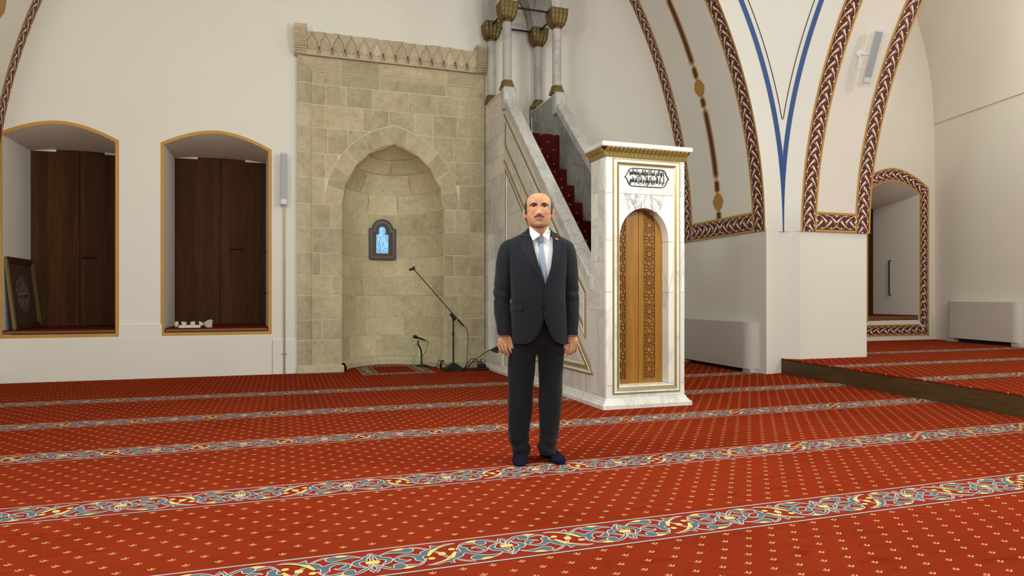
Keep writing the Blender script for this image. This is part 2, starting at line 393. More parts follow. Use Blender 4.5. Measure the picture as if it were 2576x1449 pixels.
CXC, CYC = zf(2168, 420)
quarter = []
for m, pl in Q_POLY: quarter.append((m, 'p', [(x*HP/CXC, y) for x, y in (zf(*p) for p in pl)]))
for pl, wd in Q_STRK: quarter.append((1, 's', [(x*HP/CXC, y) for x, y in (zf(*p) for p in pl)], wd/ZS*.00195))
half = list(quarter)
for q in quarter: half.append((q[0], q[1], [(2*HP-x, 2*CYC*0-y) for x, y in q[2]])+tuple(q[3:]))
full = half+[(q[0], q[1], [(-x, y) for x, y in q[2]])+tuple(q[3:]) for q in half]   # spans -2HP .. 2HP
def motif_mesh(mb, ox, oy, z0, sx=1., sy=1.):
    def lay(h):
        zz = z+h
        return lambda u, v: (ox+u*sx, oy+v*sy, zz)
    for qi, q in enumerate(full):
        z = z0 + qi*4e-6
        if q[1] == 'p':
            pl = smooth(q[2], 2, True)
            mb.poly(pl, lay(.0018 if q[0] == 1 else .0029), q[0])
            mb.strip(pl, .0048, lay(.0024), 3, closed=True) if q[0] == 1 else None
        else:
            pl = smooth(q[2], 4)
            mb.strip(pl, q[3]+.009, lay(.0010), 3); mb.strip(pl, q[3], lay(.0013), 1)
BW = .143
def carpet_row(Y, x0, x1, phase, z, parent, zoff=0.):
    mb = MB()
    mb.face([(x0, Y-BW, z+.0008), (x1, Y-BW, z+.0008), (x1, Y+BW, z+.0008), (x0, Y+BW, z+.0008)], 0)
    for s in (-1, 1):
        y = Y+s*(BW-.004); mb.face([(x0, y-.0035, z+.0014), (x1, y-.0035, z+.0014), (x1, y+.0035, z+.0014), (x0, y+.0035, z+.0014)], 3)
        y = Y+s*(BW+.002); mb.face([(x0, y-.003, z+.0012), (x1, y-.003, z+.0012), (x1, y+.003, z+.0012), (x0, y+.003, z+.0012)], 1)
    k = math.ceil((x0-phase)/(4*HP)+.5)
    while phase+(k-.5)*4*HP < x1:
        motif_mesh(mb, phase+k*4*HP, Y, z); k += 1
    return part('carpet_border', mb, [M_CBAND, M_CBLUE, M_CYEL, M_CCRM], parent, norm=False, merge=False)
for Y, px in ((7.96, (660, 998)), (6.57, (616, 1038)), (5.28, (611, 1124)), (3.92, (874, 1218)), (2.757, (1276, 1376)), (1.5, (1276, 1376))):
    carpet_row(Y, -6.5, 6.9, FL(*px)[0], 0., floor)
# raised platform of the right aisle
PLZ = .20
E0 = Vector((6.70, 7.83)); E1 = Vector(FL(2576, 1050)[:2]); ED = (E0-E1).normalized()
E2 = E1-ED*6
mb = MB()
plat = [(E0.x, E0.y), (E0.x, 10.6), (15, 10.6), (15, E2.y), (E2.x, E2.y)]
mb.prism(plat, lambda u, v: (u, v, PLZ), lambda u, v: (u, v, .001))
platform = struct('floor_platform', mb, M_CARPET, 'raised red carpeted aisle floor behind a dark wooden edge board', cat='floor')
mb = MB(); nrm = Vector((ED.y, -ED.x))
rows = []
for q, zz in ((-.02, .001), (-.02, PLZ-.016), (-.012, PLZ-.012), (.01, PLZ-.012)):
    rows.append([(p.x+nrm.x*q, p.y+nrm.y*q, zz) for p in (E0, E1, E2)])
mb.grid(rows)
part('edge_board', mb, M_STEPW, platform, label='dark stained wooden edge board')
mb = MB(); path = [(p.x-nrm.x*.012, p.y-nrm.y*.012, PLZ-.003) for p in (E0+ED*-.0, E1, E2)]
mb.tube(path, .011, 8, 0)
part('rolled_carpet_edge', mb, M_CARPET, platform)
for a, b in (((2185, 889), (2555, 876.5)), ((2112, 922), (2576, 903.6)), ((2332, 954), (2576, 942.5))):
    pa, pb = FL(*a, PLZ), FL(*b, PLZ); Y = (pa[1]+pb[1])/2
    xe = E1.x+(Y-E1.y)*ED.x/ED.y if Y < E0.y else 8.2
    carpet_row(Y, xe+.0, 12.6, xe+.6, PLZ+.002, platform)
# ------------------------------------------------------------------ qibla wall with two shuttered window recesses
WY = 9.97
def arch_outline(xl, xr, z0, zs, za, n=20, p=1.8):
    xm = (xl+xr)/2
    pts = [(xl, z0), (xl, zs)]
    for i in range(1, n):
        t = -1+2*i/n; pts.append((xm+t*(xr-xl)/2, zs+(za-zs)*(1-abs(t)**p)))
    return pts+[(xr, zs), (xr, z0)]
W1 = dict(o=(-3.30, -2.06, .60, 3.085, 3.27), b=(-3.32, -2.12, 3.11), n=1)
W2 = dict(o=(-1.49, -.188, .60, 3.095, 3.29), b=(-1.511, -.25, 3.125), n=2)
mb = MB()
outer = [(-3.6, 0), (.6, 0), (.6, 3.5), (2.5, 3.5), (2.5, 0), (6.9, 0), (6.9, 7.6), (-3.6, 7.6)]
mb.poly(outer, lambda u, v: (u, WY, v), 0, [arch_outline(*q['o']) for q in (W1, W2)])
wallq = struct('wall_qibla', mb, M_WALL, 'off-white plaster prayer wall with two shuttered recesses and the mihrab')
mb = MB()
for x0, x1, z1, t in ((-3.5, -.135, .545, .022), (-2.018, -1.516, .715, .018), (-.14, .2, .478, .022)):
    mb.box(x0, x1, WY-t, WY+.02, .002, z1)
part('plaster_dado', mb, M_WALL, wallq)
def recess(W, label):
    xl, xr, z0, zs, za = W['o']; bl, br, bt = W['b']; D = 1.1; yb = WY+D
    root = thing('window_%d' % W['n'], label, 'window', ((xl+xr)/2, WY, z0), kind='structure')
    ol = arch_outline(xl, xr, z0, zs, za)
    n = len(ol); back = []
    for i, (u, v) in enumerate(ol):
        t = (u-xl)/(xr-xl); back.append((lerp(bl, br, t), z0 if i in (0, n-1) else bt+.04*math.sin(PI*t)))
    rows = []
    for k in range(9):
        t = k/8; q = t**.7
        rows.append([(lerp(a[0], b[0], t), WY+D*t, lerp(a[1], b[1], q)) for a, b in zip(ol, back)])
    mb = MB(); mb.grid(rows); mb.face([(xl-.02, WY, z0+.004), (xr+.02, WY, z0+.004), (br+.02, yb+.02, z0+.004), (bl-.02, yb+.02, z0+.004)]); part('plaster_reveal', mb, M_WALL, root, sm=40)
    mb = MB(); mb.box(xl-.25, xr+.25, yb-.006, yb+.06, z0-.25, zs+.6); part('back_panel', mb, M_DARKW, root)
    zd = .658; xm = W['m'] if 'm' in W else (bl+br)/2
    hand = None
    for i, (a, b) in enumerate(((bl, xm-.003), (xm+.003, br))):
        mb = MB(); mb.box(a+.004, b-.004, yb-.03, yb-.005, zd+.01, bt+.02, 0, .004); d = part('shutter', mb, M_DARKW, root)
        if i == 1:
            hx, hz = W['h']; mb = MB()
            mb.tube(smooth([(hx-.075, yb-.055, hz), (hx-.03, yb-.06, hz), (hx+.03, yb-.06, hz), (hx+.075, yb-.055, hz)], 4), .009, 8)
            for s in (-1, 1):
                mb.sphere((hx+s*.072, yb-.055, hz), (.016, .012, .02)); mb.tube([(hx+s*.06, yb-.055, hz), (hx+s*.06, yb-.028, hz)], .008, 8)
            part('handle', mb, M_IRON, d, sm=True, label='black iron pull handle')
    mb = MB(); mb.box(xl+.012, xr-.012, WY+.01, WY+.05, z0+.012, zd-.012, 0, .004); part('sill_board', mb, M_SILLW, root)
    mb = MB(); mb.prism([(xl+.006, WY+.012), (xr-.006, WY+.012), (br-.01, yb-.031), (bl+.01, yb-.031)], lambda u, v: (u, v, zd), lambda u, v: (u, v, zd-.014)); part('sill_carpet', mb, M_SILLC, root)
    for px in (bl+.16, br-.14):           # small plaster corbels under the recess vault
        mb = MB(); rows = []
        for k in range(5):
            a = k/4; rows.append([(px-.15, yb-.03-.16*a, bt+.03+.11*a*a), (px+.15, yb-.03-.16*a, bt+.03+.11*a*a)])
        mb.grid(rows); mb.box(px-.15, px+.15, yb-.05, yb-.02, bt+.0, bt+.05); part('corbel', mb, M_WALL, root)
    bw = .042; ou = arch_outline(xl-bw, xr+bw, z0-bw, zs+bw*.6, za+bw)
    yf = WY-.024 if W['n'] < 3 else WY-.004
    mb = MB(); mb.prism(ou, lambda u, v: (u, WY-.005, v), lambda u, v: (u, WY+.01, v), 0, [ol]); part('painted_border', mb, M_OCHRE, root, label='ochre painted border')
    return root
W1['h'] = (-2.60, 1.64); W1['m'] = -2.725; W2['h'] = (-.66, 1.80); W2['m'] = -.888
win1 = recess(W1, 'arched wall recess with dark shutters and a framed calligraphy leaning inside')
win2 = recess(W2, 'arched wall recess with dark shutters and a rolled patterned cloth on its sill')
mb = MB(); hx = -.205
yb = WY+.42; mb.tube([(hx-.015, yb, 1.73), (hx-.05, yb, 1.73), (hx-.05, yb, 1.13), (hx-.015, yb, 1.13)], .011, 8)
part('bar_handle', mb, M_BLK, win2, label='black vertical bar handle')
# ------------------------------------------------------------------ painted vine borders
VINE = dict(
 wa=[(180,890,46),(225,855,84),(290,800,78),(350,755,66),(420,705,40),(520,650,28),(650,612,24),(735,606,10)],
 wb=[(400,830,46),(445,872,84),(510,935,78),(570,988,66),(640,1040,44),(760,1110,30),(880,1155,26),(970,1160,10)],
 oa=[[(160,1090,14),(220,1000,32),(275,895,34),(340,810,24),(400,742,12)], [(745,606,20),(820,628,22),(885,682,20)]],
 ob=[[(452,738,12),(490,820,38),(560,915,34),(650,1018,12)], [(980,1160,20),(1030,1130,22),(1085,1078,18)]],
 fa=[(640,606),(737,602),(705,640),(690,690),(662,650)], fb=[(872,1160),(968,1166),(930,1118),(905,1078),(890,1120)])
def vine_band(mb, fn, L, W, rev=False, edge=.032, start=0., lobes=True):
    """mats: 0 maroon 1 ochre 2 vine white 3 vine ochre. fn(u,v,h); u 0..L along, v 0..W across"""
    n = max(2, int(L/.06))
    us = [L*i/n for i in range(n+1)]
    mb.grid([[fn(u, v, .002) for u in us] for v in (edge*.9, W-edge*.9)], 0)
    for a, b in ((0, edge), (W-edge, W)): mb.grid([[fn(u, v, .004) for u in us] for v in (a, b)], 1)
    iw = W-2*edge; k = iw/620.; per = 470*k
    def T(u0, h):
        def f(x, y):
            u = u0+(x-180)*k
            v = edge+iw*.5+(890-y)*k
            if rev: u = L-u
            u = min(max(u, start), L); v = min(max(v, edge*.95), W-edge*.95)
            return fn(u, v, h)
        return f
    c = int(L/per)+1
    for i in range(-1, c):
        u0 = i*per
        for nm, h, m in (('oa', .0055, 3), ('ob', .0050, 3)):
            for st in VINE[nm]:
                q = smooth(st, 3); mb.strip([(p[0], p[1]) for p in q], [p[2]*1.15 for p in q], T(u0, h), m)
        for nm, h in (('wa', .0068), ('wb', .0062)):
            q = smooth(VINE[nm], 4)
            wd = [p[2]*.78*(1+.22*math.sin(j*1.9)) if p[2] > 38 else p[2]*.85 for j, p in enumerate(q)]
            mb.strip([(p[0], p[1]) for p in q], wd, T(u0, h), 2)
        mb.poly(VINE['fa'], T(u0, .0074), 2); mb.poly(VINE['fb'], T(u0, .0072), 2)
VM = [M_MAROON, M_OCHRE, M_VINE, M_VOCH]
# ------------------------------------------------------------------ great arch over the prayer wall
def QP(side):
    def f(s, t, h=0.):
        k = t/2.19; a = lerp(-.3, -1.7, k); x0 = lerp(6.363, 6.473, k); R = x0-a; ph = s/R
        x = a+(R-h)*math.cos(ph); z = 2.0+(R-h)*math.sin(ph)
        if side < 0: x = 3.1-x
        return (x, lerp(7.78, 9.975, k), z)
    return f
for side, nm in ((1, 'right'), (-1, 'left')):
    P = QP(side); mb = MB()
    mb.grid([[P(6.4*i/40, 2.19*j/6, 0) for j in range(7)] for i in range(41)])
    arch = struct('wall_arch_%s' % nm, mb, M_WALL, 'white underside of the great arch with vine borders, %s' % ('rising behind the minbar' if side > 0 else 'rising from beside the framed calligraphy'), sm='all', cat='wall')
    bw = .29
    mb = MB(); vine_band(mb, lambda u, v, h: P(u, v, h), 6.2, bw, True); part('vine_border', mb, VM, arch, norm=False, merge=False)
    mb = MB(); vine_band(mb, lambda u, v, h: P(u, 2.19-v, h), 6.2, bw, True); part('vine_border', mb, VM, arch, norm=False, merge=False)
    mb = MB()
    H2 = (2.19-2*bw+.064)/2
    vine_band(mb, lambda u, v, h: P(v, bw-.032+H2-u, h+.0), H2, bw)
    vine_band(mb, lambda u, v, h: P(v, bw-.032+H2+u, h+.0), H2, bw)
    part('vine_border', mb, VM, arch, norm=False, merge=False)
    # chain band with knots along the middle of the soffit
    mb = MB(); tc = 1.12
    def B(h): return lambda u, v: P(u, tc+v, h)
    def chain(u0, u1, w=.062):
        pts = [(u0, 0), (u0+.05, w), (u1-.05, w), (u1, 0), (u1-.05, -w), (u0+.05, -w)]
        dense = []
        for a, b in zip(pts, pts[1:]+pts[:1]):
            nn = max(1, int(math.hypot(a[0]-b[0], a[1]-b[1])/.1))
            dense += [(lerp(a[0], b[0], i/nn), lerp(a[1], b[1], i/nn)) for i in range(nn)]
        mb.strip([(lerp(u0+.03, u1-.03, i/20), 0) for i in range(21)], [w*(.4 if i in (0, 20) else 1.4) for i in range(21)], B(.003), 0)
        mb.strip(dense, .03, B(.0045), 1, closed=True)
    def knot(u):
        for i in range(8):
            a = i*PI/4; r = .1 if i % 2 == 0 else .085
            mb.poly(ell(u+r*1.05*math.cos(a), r*.95*math.sin(a), .052, .05, 10), B(.0055), 1)
        mb.poly(ell(u, 0, .13, .12, 16), B(.006), 1)
        for s in (-1, 1):
            for o in (-.09, -.045, 0, .045, .09):
                c = math.sqrt(max(0, .125**2-o*o)); k7 = .7071
                mb.strip([(u+k7*(-c-o*s), k7*(-c*s+o)), (u+k7*(c-o*s), k7*(c*s+o))], .006, B(.0068), 2)
    u = bw-.03
    for kind, ln in (('c', .16), ('k', .26), ('c', .22), ('c', 1.10), ('c', .19), ('k', .26), ('c', .22), ('c', 1.10), ('c', .19), ('k', .26), ('c', .22), ('c', 1.10)):
        if kind == 'c': chain(u, u+ln)
        else: knot(u+ln/2)
        u += ln
    part('chain_band', mb, [M_MAROON, M_OCHRE, M_SILLW], arch, norm=False, merge=False)
# ------------------------------------------------------------------ right arch, pendentive, pier
RX0, RX1 = 6.87, 8.12
def RP(s, t, h=0.):
    R = 5.8; ph = s/R
    return (RX0+t, 7.665-R+(R-h)*math.cos(ph), 2.0+(R-h)*math.sin(ph))
mb = MB(); RW = RX1-RX0
mb.grid([[RP(5.6*i/40, RW*j/4) for j in range(5)] for i in range(41)])
mb.grid([[(lerp(RP(5.6*i/40, RW)[0], RX1+.02, t), RP(5.6*i/40, RW)[1]+t*.0+(.6*t), RP(5.6*i/40, RW)[2]+.3*t) for t in (0, 1)] for i in range(41)])
rarch = struct('wall_arch_aisle', mb, M_WALL, 'white underside of the side arch carrying the tilted column speaker', sm=30, cat='wall')
bw = .28
mb = MB(); vine_band(mb, lambda u, v, h: RP(u, v, h), 5.5, bw, True); part('vine_border', mb, VM, rarch, norm=False, merge=False)
mb = MB(); vine_band(mb, lambda u, v, h: RP(u, RW-v, h), 5.5, bw, True); part('vine_border', mb, VM, rarch, norm=False, merge=False)
mb = MB(); H2 = (RW-2*bw+.064)/2; tc2 = RW/2
vine_band(mb, lambda u, v, h: RP(v, tc2-u, h), H2, bw); vine_band(mb, lambda u, v, h: RP(v, tc2+u, h), H2, bw)
part('vine_border', mb, VM, rarch, norm=False, merge=False)
QR = QP(1); DC = (1.55, 2.9)
def zs_of(fn, z, t):
    lo, hi = 0., 7.
    for _ in range(40):
        m = (lo+hi)/2
        if fn(m, t)[2] < z: lo = m
        else: hi = m
    return fn(lo, t)
def PEN(z, v, h=0.):
    L = zs_of(QR, z, 0.); R = zs_of(RP, z, 0.)
    pl = [(math.hypot(p[0]-DC[0], p[1]-DC[1]), math.atan2(p[1]-DC[1], p[0]-DC[0])) for p in (L, R)]
    r = lerp(pl[0][0], pl[1][0], v)+.11*math.sin(PI*v)*math.exp(-(z-2)/.9)-h; a = lerp(pl[0][1], pl[1][1], v)
    return (DC[0]+r*math.cos(a), DC[1]+r*math.sin(a), z)
def PENW(z):
    L = zs_of(QR, z, 0.); R = zs_of(RP, z, 0.); return math.hypot(L[0]-R[0], L[1]-R[1])
mb = MB(); mb.grid([[PEN(2.0+5.2*i/44, j/20) for j in range(21)] for i in range(45)])
pend = struct('wall_pendentive', mb, M_PIER, 'white curved pendentive between the two arches with blue V lines', sm='all', cat='wall')
mb = MB(); zz = [2.0+5.1*i/60 for i in range(61)]
for s in (0, 1):
    a, b = [], []; c, d = [], []
    for z in zz:
        W_ = PENW(z); lo = min(.25, W_*.5-.006); hi = min(.315, W_*.5)
        f = (lambda q: q/W_) if s == 0 else (lambda q: 1-q/W_)
        a.append(PEN(z, f(lo), .004)); b.append(PEN(z, f(hi), .004))
        if W_*.5 > .376: c.append(PEN(z, f(.364), .004)); d.append(PEN(z, f(.376), .004))
    mb.grid([a, b], 0); mb.grid([c, d], 1)
part('painted_lines', mb, [M_BLUE, M_BLACK], pend, norm=False, merge=False)
mb = MB(); plan = [(6.5, 10.05), (6.375, 7.772), (6.70, 7.835), (6.878, 7.688), (8.085, 7.69), (8.085, 10.6)]
mb.grid([[(x, y, z) for x, y in plan] for z in (0, 2.05)])
mb.poly(plan, lambda u, v: (u, v, 2.05))
struct('wall_pier', mb, M_PIER, 'white plastered corner pier below the vine borders', cat='wall')
mb = MB(); plan = [(-3.40, 10.05), (-3.30-.005, 7.775), (-3.6, 7.765)]
mb.grid([[(x, y, z) for x, y in ((-3.4, 10.05), (-3.29, 7.775), (-4.5, 7.69))] for z in (0, 2.0)])
struct('wall_pier_left', mb, M_PIER, 'white plastered pier beside the recess with the framed calligraphy', cat='wall')
mb = MB(); mb.box(-10, 16, -5, 12, 7.7, 7.9)
struct('ceiling', mb, M_WALL, 'plain white plaster ceiling high above the hall')
# ------------------------------------------------------------------ aisle: end wall with bordered window recess, side wall
AY = 10.46
w3 = (11.03, 12.38, .60, 3.19, 3.42)
mb = MB(); mb.poly([(8.0, 0), (12.85, 0), (12.85, 7.8), (8.0, 7.8)], lambda u, v: (u, AY, v), 0, [arch_outline(*w3)])
wend = struct('wall_aisle', mb, M_WALL, 'plain plaster end wall of the raised aisle', cat='wall')
xl, xr, z0, zs, za = w3
root = thing('window_3', 'deep arched window recess framed by a maroon vine border above the raised aisle', 'window', ((xl+xr)/2, AY, z0), kind='structure')
ol = arch_outline(*w3); back = [(lerp(xl, xr, (u-xl)/(xr-xl)), z0 if i in (0, len(ol)-1) else 3.02) for i, (u, v) in enumerate(ol)]
mb = MB(); mb.grid([[(lerp(a[0], b[0], t), AY+1.15*t, lerp(a[1], b[1], t**.8)) for a, b in zip(ol, back)] for t in [k/6 for k in range(7)]])
mb.face([(xl-.02, AY, z0+.004), (xr+.02, AY, z0+.004), (xr+.02, AY+1.17, z0+.004), (xl-.02, AY+1.17, z0+.004)]); part('plaster_reveal', mb, M_WALL, root, sm=40)
mb = MB(); mb.box(xl-.2, xr+.2, AY+1.143, AY+1.2, .4, 3.6); part('shutter', mb, M_DARKW, root)
mb = MB(); mb.box(xl+.01, xr-.01, AY+.012, AY+.05, z0+.012, z0+.09, 0, .004); part('sill_board', mb, M_SILLW, root)
mb = MB(); mb.box(xl+.005, xr-.005, AY+.02, AY+1.14, z0+.085, z0+.105); part('sill_carpet', mb, M_SILLC, root)
hp = ONX(2238, 700, xr-.03); mb = MB(); mb.tube([(xr, hp[1], 1.86), (xr-.045, hp[1], 1.86), (xr-.045, hp[1], 1.12), (xr, hp[1], 1.12)], .014, 8)
part('bar_handle', mb, M_BLK, root, label='black vertical bar handle')
mb = MB(); bw = .265
ou = arch_outline(xl-bw, xr+bw, z0-bw-.08, zs+.14, za+bw)
def off_path(pts):
    d = [0]
    for a, b in zip(pts, pts[1:]): d.append(d[-1]+math.hypot(a[0]-b[0], a[1]-b[1]))
    return d
def ring_band(i0, i1, rev):
    A = ol[i0:i1]; Bo = ou[i0:i1]; d = off_path(A); L = d[-1]
    def fn(u, v, h):
        for i in range(len(d)-1):
            if u <= d[i+1] or i == len(d)-2:
                t = (u-d[i])/(d[i+1]-d[i]); break
        a = (lerp(A[i][0], A[i+1][0], t), lerp(A[i][1], A[i+1][1], t)); b = (lerp(Bo[i][0], Bo[i+1][0], t), lerp(Bo[i][1], Bo[i+1][1], t))
        q = v/bw; return (lerp(a[0], b[0], q), AY-h, lerp(a[1], b[1], q))
    vine_band(mb, fn, L, bw, rev)
nn = len(ol)
ring_band(0, 2, True); ring_band(1, nn-1, False); ring_band(nn-2, nn, False)
ol = [(xl, z0-.08), (xr, z0-.08)]; ou = [(xl-bw, z0-.08-bw+.03), (xr+bw, z0-.08-bw+.03)]
A_ = MB(); ring_band(0, 2, False)
part('vine_border', mb, VM, root, norm=False, merge=False)
# side wall leaning slightly, vault above
mb = MB(); wd = Vector((-.227, -1)).normalized(); c0 = Vector((12.82, 10.5))
zc = [0, 2, 4.66, 4.661]+[4.7+3.2*i/10 for i in range(11)]
def sw(d, z):
    p = c0+wd*d; dx = 0 if z <= 4.66 else -.035-.5*max(0, (z-4.7)/2.2)**2
    return (p.x+dx, p.y, z)
mb.grid([[sw(d, z) for d in (0, 2, 4, 6, 9)] for z in zc])
struct('wall_right', mb, M_WALL, 'plain plaster side wall of the raised aisle with a faint ledge line', cat='wall')
# ------------------------------------------------------------------ mihrab
MX0, MX1 = .193, 2.915; MC = 1.55; FY = 9.90; FI = 9.955
mih = thing('mihrab', 'tall beige limestone mihrab with a pointed niche and carved palmette frieze', 'mihrab', (MC, WY, 0))
def stone(mb, name='stone', mat=None, **kw): return part(name, mb, mat or M_STONE, mih, **kw)
COURSE = [.112, .467, .753, 1.095, 1.383, 1.702, 2.052, 2.393, 2.762, 3.113, 3.478, 3.80, 4.09]
G = .0055
PROF = [(0, 0), (.118, 0), (.124, .010), (.150, .010), (.158, .026), (.176, .026), (.192, .046), (.205, .055)]
# mortar bed behind everything
def half(z):      # niche half width (pointed arch)
    if z <= 2.395: return .745
    e = .2017; r = .745+e; d = z-2.395
    return max(0., math.sqrt(max(0, r*r-d*d))-e)
def exz(x, hw=.985, e=.2325, zs=2.395):    # extrados height over |x|
    r = hw+e; x = abs(x)
    return zs+math.sqrt(max(0, r*r-(x+e)**2)) if x < hw else -1
NAP = 2.395+math.sqrt(.9467**2-.2017**2)
mb = MB()
inn = [(MC-half(z)-.008, z) for z in [0]+[2.395+(NAP-2.395)*math.sin(PI/2*i/24) for i in range(25)]]; inn += [(2*MC-x, z) for x, z in inn[-2::-1]]
mb.prism([(MX0+.05, 0)]+inn+[(MX1-.05, 0), (MX1-.05, 4.4), (MX0+.05, 4.4)], lambda u, v: (u, FI+.003, v), lambda u, v: (u, WY+.06, v))
DEP = 1.36
def NP(a, z, h=0.):
    w = half(z)+h; w = max(w, 0)
    return (MC-w*math.cos(a), WY-.01+w*DEP*math.sin(a), z)
mb.grid([[NP(PI*j/28, z, .005) for j in range(29)] for z in [0, .6, 1.2, 1.8, 2.395]+[2.395+(NAP-2.395)*math.sin(PI/2*i/24) for i in range(1, 25)]])
PRB = [(.004, .004)]+[(o, d+.004) for o, d in PROF[1:]]
for q in (0, 1): mb.grid([[((MX0+o if q == 0 else MX1-o), FY+d, 0), ((MX0+o if q == 0 else MX1-o), FY+d, 4.456-o)] for o, d in [(.004, .07)]+PRB])
mb.grid([[(MX0+o, FY+d, 4.456-o), (MX1-o, FY+d, 4.456-o)] for o, d in PRB])
part('mortar_bed', mb, M_MORTAR, mih)
zl = [0.]+COURSE+[4.46]
for side in (0, 1):                                   # frame stones left and right
    for z0, z1 in zip(zl, zl[1:]):
        mb = MB(); rows = []
        jy = random.uniform(-.0015, .0015)
        for o, d in PROF:
            x = MX0+o if side == 0 else MX1-o
            zt = z1-G if z1 < 4.4 else 4.46-o*1.0
            rows.append([(x, FY+d+jy, z0+G), (x, FY+d+jy, zt)])
        rows.insert(0, [(rows[0][0][0], WY+.02, rows[0][0][2]), (rows[0][1][0], WY+.02, rows[0][1][2])])
        mb.grid(rows); mb.face([r[0] for r in rows]); mb.face([r[1] for r in rows]); stone(mb, 'frame_stone')
jx = [MX0]+[ONY(700+x/3.15, 170, FY)[0] for x in (497, 803, 1085, 1337)]+[MX1]
for a, b in zip(jx, jx[1:]):                          # head moulding
    mb = MB(); rows = []
    for o, d in PROF:
        rows.append([(a+G if a > MX0 else MX0+o, FY+d, 4.46-o), (b-G if b < MX1 else MX1-o, FY+d, 4.46-o)])
    mb.grid(rows); mb.face([r[0] for r in rows]); stone(mb, 'frame_stone')
def field_block(x0, x1, z0, z1):
    """ashlar of the recessed field, cut by the arch ring"""
    jy = random.uniform(-.002, .003); x0 += G; x1 -= G; z0 += G; z1 -= G
    xs = [x0+(x1-x0)*i/16 for i in range(17)]
    lo = [max(z0, exz(x-MC)+G*1.6) if z1 > 2.42 else z0 for x in xs]
    keep = [(x, l) for x, l in zip(xs, lo) if l < z1-.004]
    if len(keep) < 2: return
    pts = keep+[(keep[-1][0], z1), (keep[0][0], z1)]
    ded = [pts[0]]
    for p in pts[1:]:
        if abs(p[0]-ded[-1][0])+abs(p[1]-ded[-1][1]) > 1e-4: ded.append(p)
    if abs(keep[0][1]-z0) < 1e-6 and abs(keep[-1][1]-z0) < 1e-6 and all(abs(k[1]-z0) < 1e-6 for k in keep): ded = [(keep[0][0], z0), (keep[-1][0], z0), (keep[-1][0], z1), (keep[0][0], z1)]
    mb = MB(); mb.prism(ded, lambda u, v: (u, FI-.002+jy, v), lambda u, v: (u, FI+.03, v)); stone(mb)
XL, XR = MX0+.205, MX1-.205
def zx(xs): return [ONY(700+x/3.15, 250, FI)[0] for x in xs]
JT = {13: zx((493, 805, 1330)), 12: zx((377, 541, 745, 921, 1033, 1255, 1437)), 11: zx((370, 671, 877, 1080, 1230, 1418)), 10: zx((392, 552, 1140, 1227, 1388)), 9: zx((375, 470, 1318, 1400))}
for i, (z0, z1) in enumerate(zip(zl, zl[1:])):
    if i == 13: z1 = 4.255
    if i >= 9:
        xs = [XL]+JT[i]+[XR]
        if i < 11:
            L = [x for x in xs if x < MC]; R_ = [x for x in xs if x > MC]
            segs = list(zip(L, L[1:]+[MC]))+list(zip([MC]+R_, R_))
        else: segs = list(zip(xs, xs[1:]))
        for a, b in segs: field_block(a, b, z0, z1)
    else:
        nl, nr = MC-.745, MC+.745
        if i == 8: nl, nr = MC-.985, MC+.985
        spl = [.30, 0, .32, 0, .62, .28, 0, .6, .3][i]; spr = [0, .55, .35, .6, .45, .38, 0, .42, .5][i]
        def seg(a, b, s):
            if s and b-a > .3: return [(a, a+(b-a)*s), (a+(b-a)*s, b)]
            return [(a, b)]
        for a, b in seg(XL, nl, spl)+seg(nr, XR, spr): field_block(a, b, z0, z1)
# voussoirs: ring between intrados and extrados
def arcp(hw, e, q):   # q 0..1 from right spring to apex, q 1..2 down to the left
    r = hw+e; t = q if q <= 1 else 2-q; amax = math.acos(e/r); a = amax*t
    x = r*math.cos(a)-e; return (MC+(x if q <= 1 else -x), 2.395+r*math.sin(a))
cuts = [0, .17, .36, .55, .72, .87, 1.13, 1.30, 1.48, 1.66, 1.84, 2.0]
for a, b in zip(cuts, cuts[1:]):
    g = .004; qs = [a+g+(b-a-2*g)*i/14 for i in range(15)]
    pts = [arcp(.745, .2017, q) for q in qs]+[arcp(.985-G, .2325, q) for q in qs[::-1]]
    mb = MB(); jy = random.uniform(-.002, .002)
    mb.prism(pts, lambda u, v: (u, FI-.004+jy, v), lambda u, v: (u, WY+.02, v)); stone(mb, 'voussoir')
# niche ashlars
nz = [.125]+COURSE[1:7]+[2.393, 2.70, 2.98, 3.16, NAP-.0005]
for i, (z0, z1) in enumerate(zip(nz, nz[1:])):
    k = 4 if i < 8 else 3 if i < 10 else 1
    cut = [0]+sorted((j+.5*(i % 2)+random.uniform(-.15, .15))/k for j in range(k) if j or i % 2)+[1]
    cut = [c for c in cut if 0 <= c <= 1]
    for a, b in zip(cut, cut[1:]):
        if b-a < .05: continue
        jr = random.uniform(-.002, .001); rows = []
        zq = [z0+G]+[z0+(z1-z0)*math.sin(PI/2*t/10) for t in range(1, 10)]+[z1-(G if z1 < 3.2 else 0)] if z1 > 2.4 else [z0+G, z1-G]
        aa = [PI*a+.006+(PI*(b-a)-.012)*t/8 for t in range(9)]
        for z in zq: rows.append([NP(q, z, jr) for q in aa])
        mb = MB(); mb.grid(rows)
        bk = [[NP(q, z, .02) for q in aa] for z in (zq[0], zq[-1])]
        mb.grid([rows[0], bk[0]]); mb.grid([rows[-1], bk[1]]); mb.grid([[rows[0][0], rows[-1][0]], [bk[0][0], bk[1][0]]]); mb.grid([[rows[0][-1], rows[-1][-1]], [bk[0][-1], bk[1][-1]]])
        stone(mb, 'niche_stone', M_STONED, sm=50)
mb = MB(); rows = []
for h, z in ((.004, .128), (-.018, .128), (-.045, .118), (-.05, .10), (-.05, .085), (-.065, .075), (-.065, .0)):
    rows.append([NP(PI*j/40, z, h) for j in range(41)])
mb.grid(rows); stone(mb, 'niche_plinth', M_STONED, sm=50)
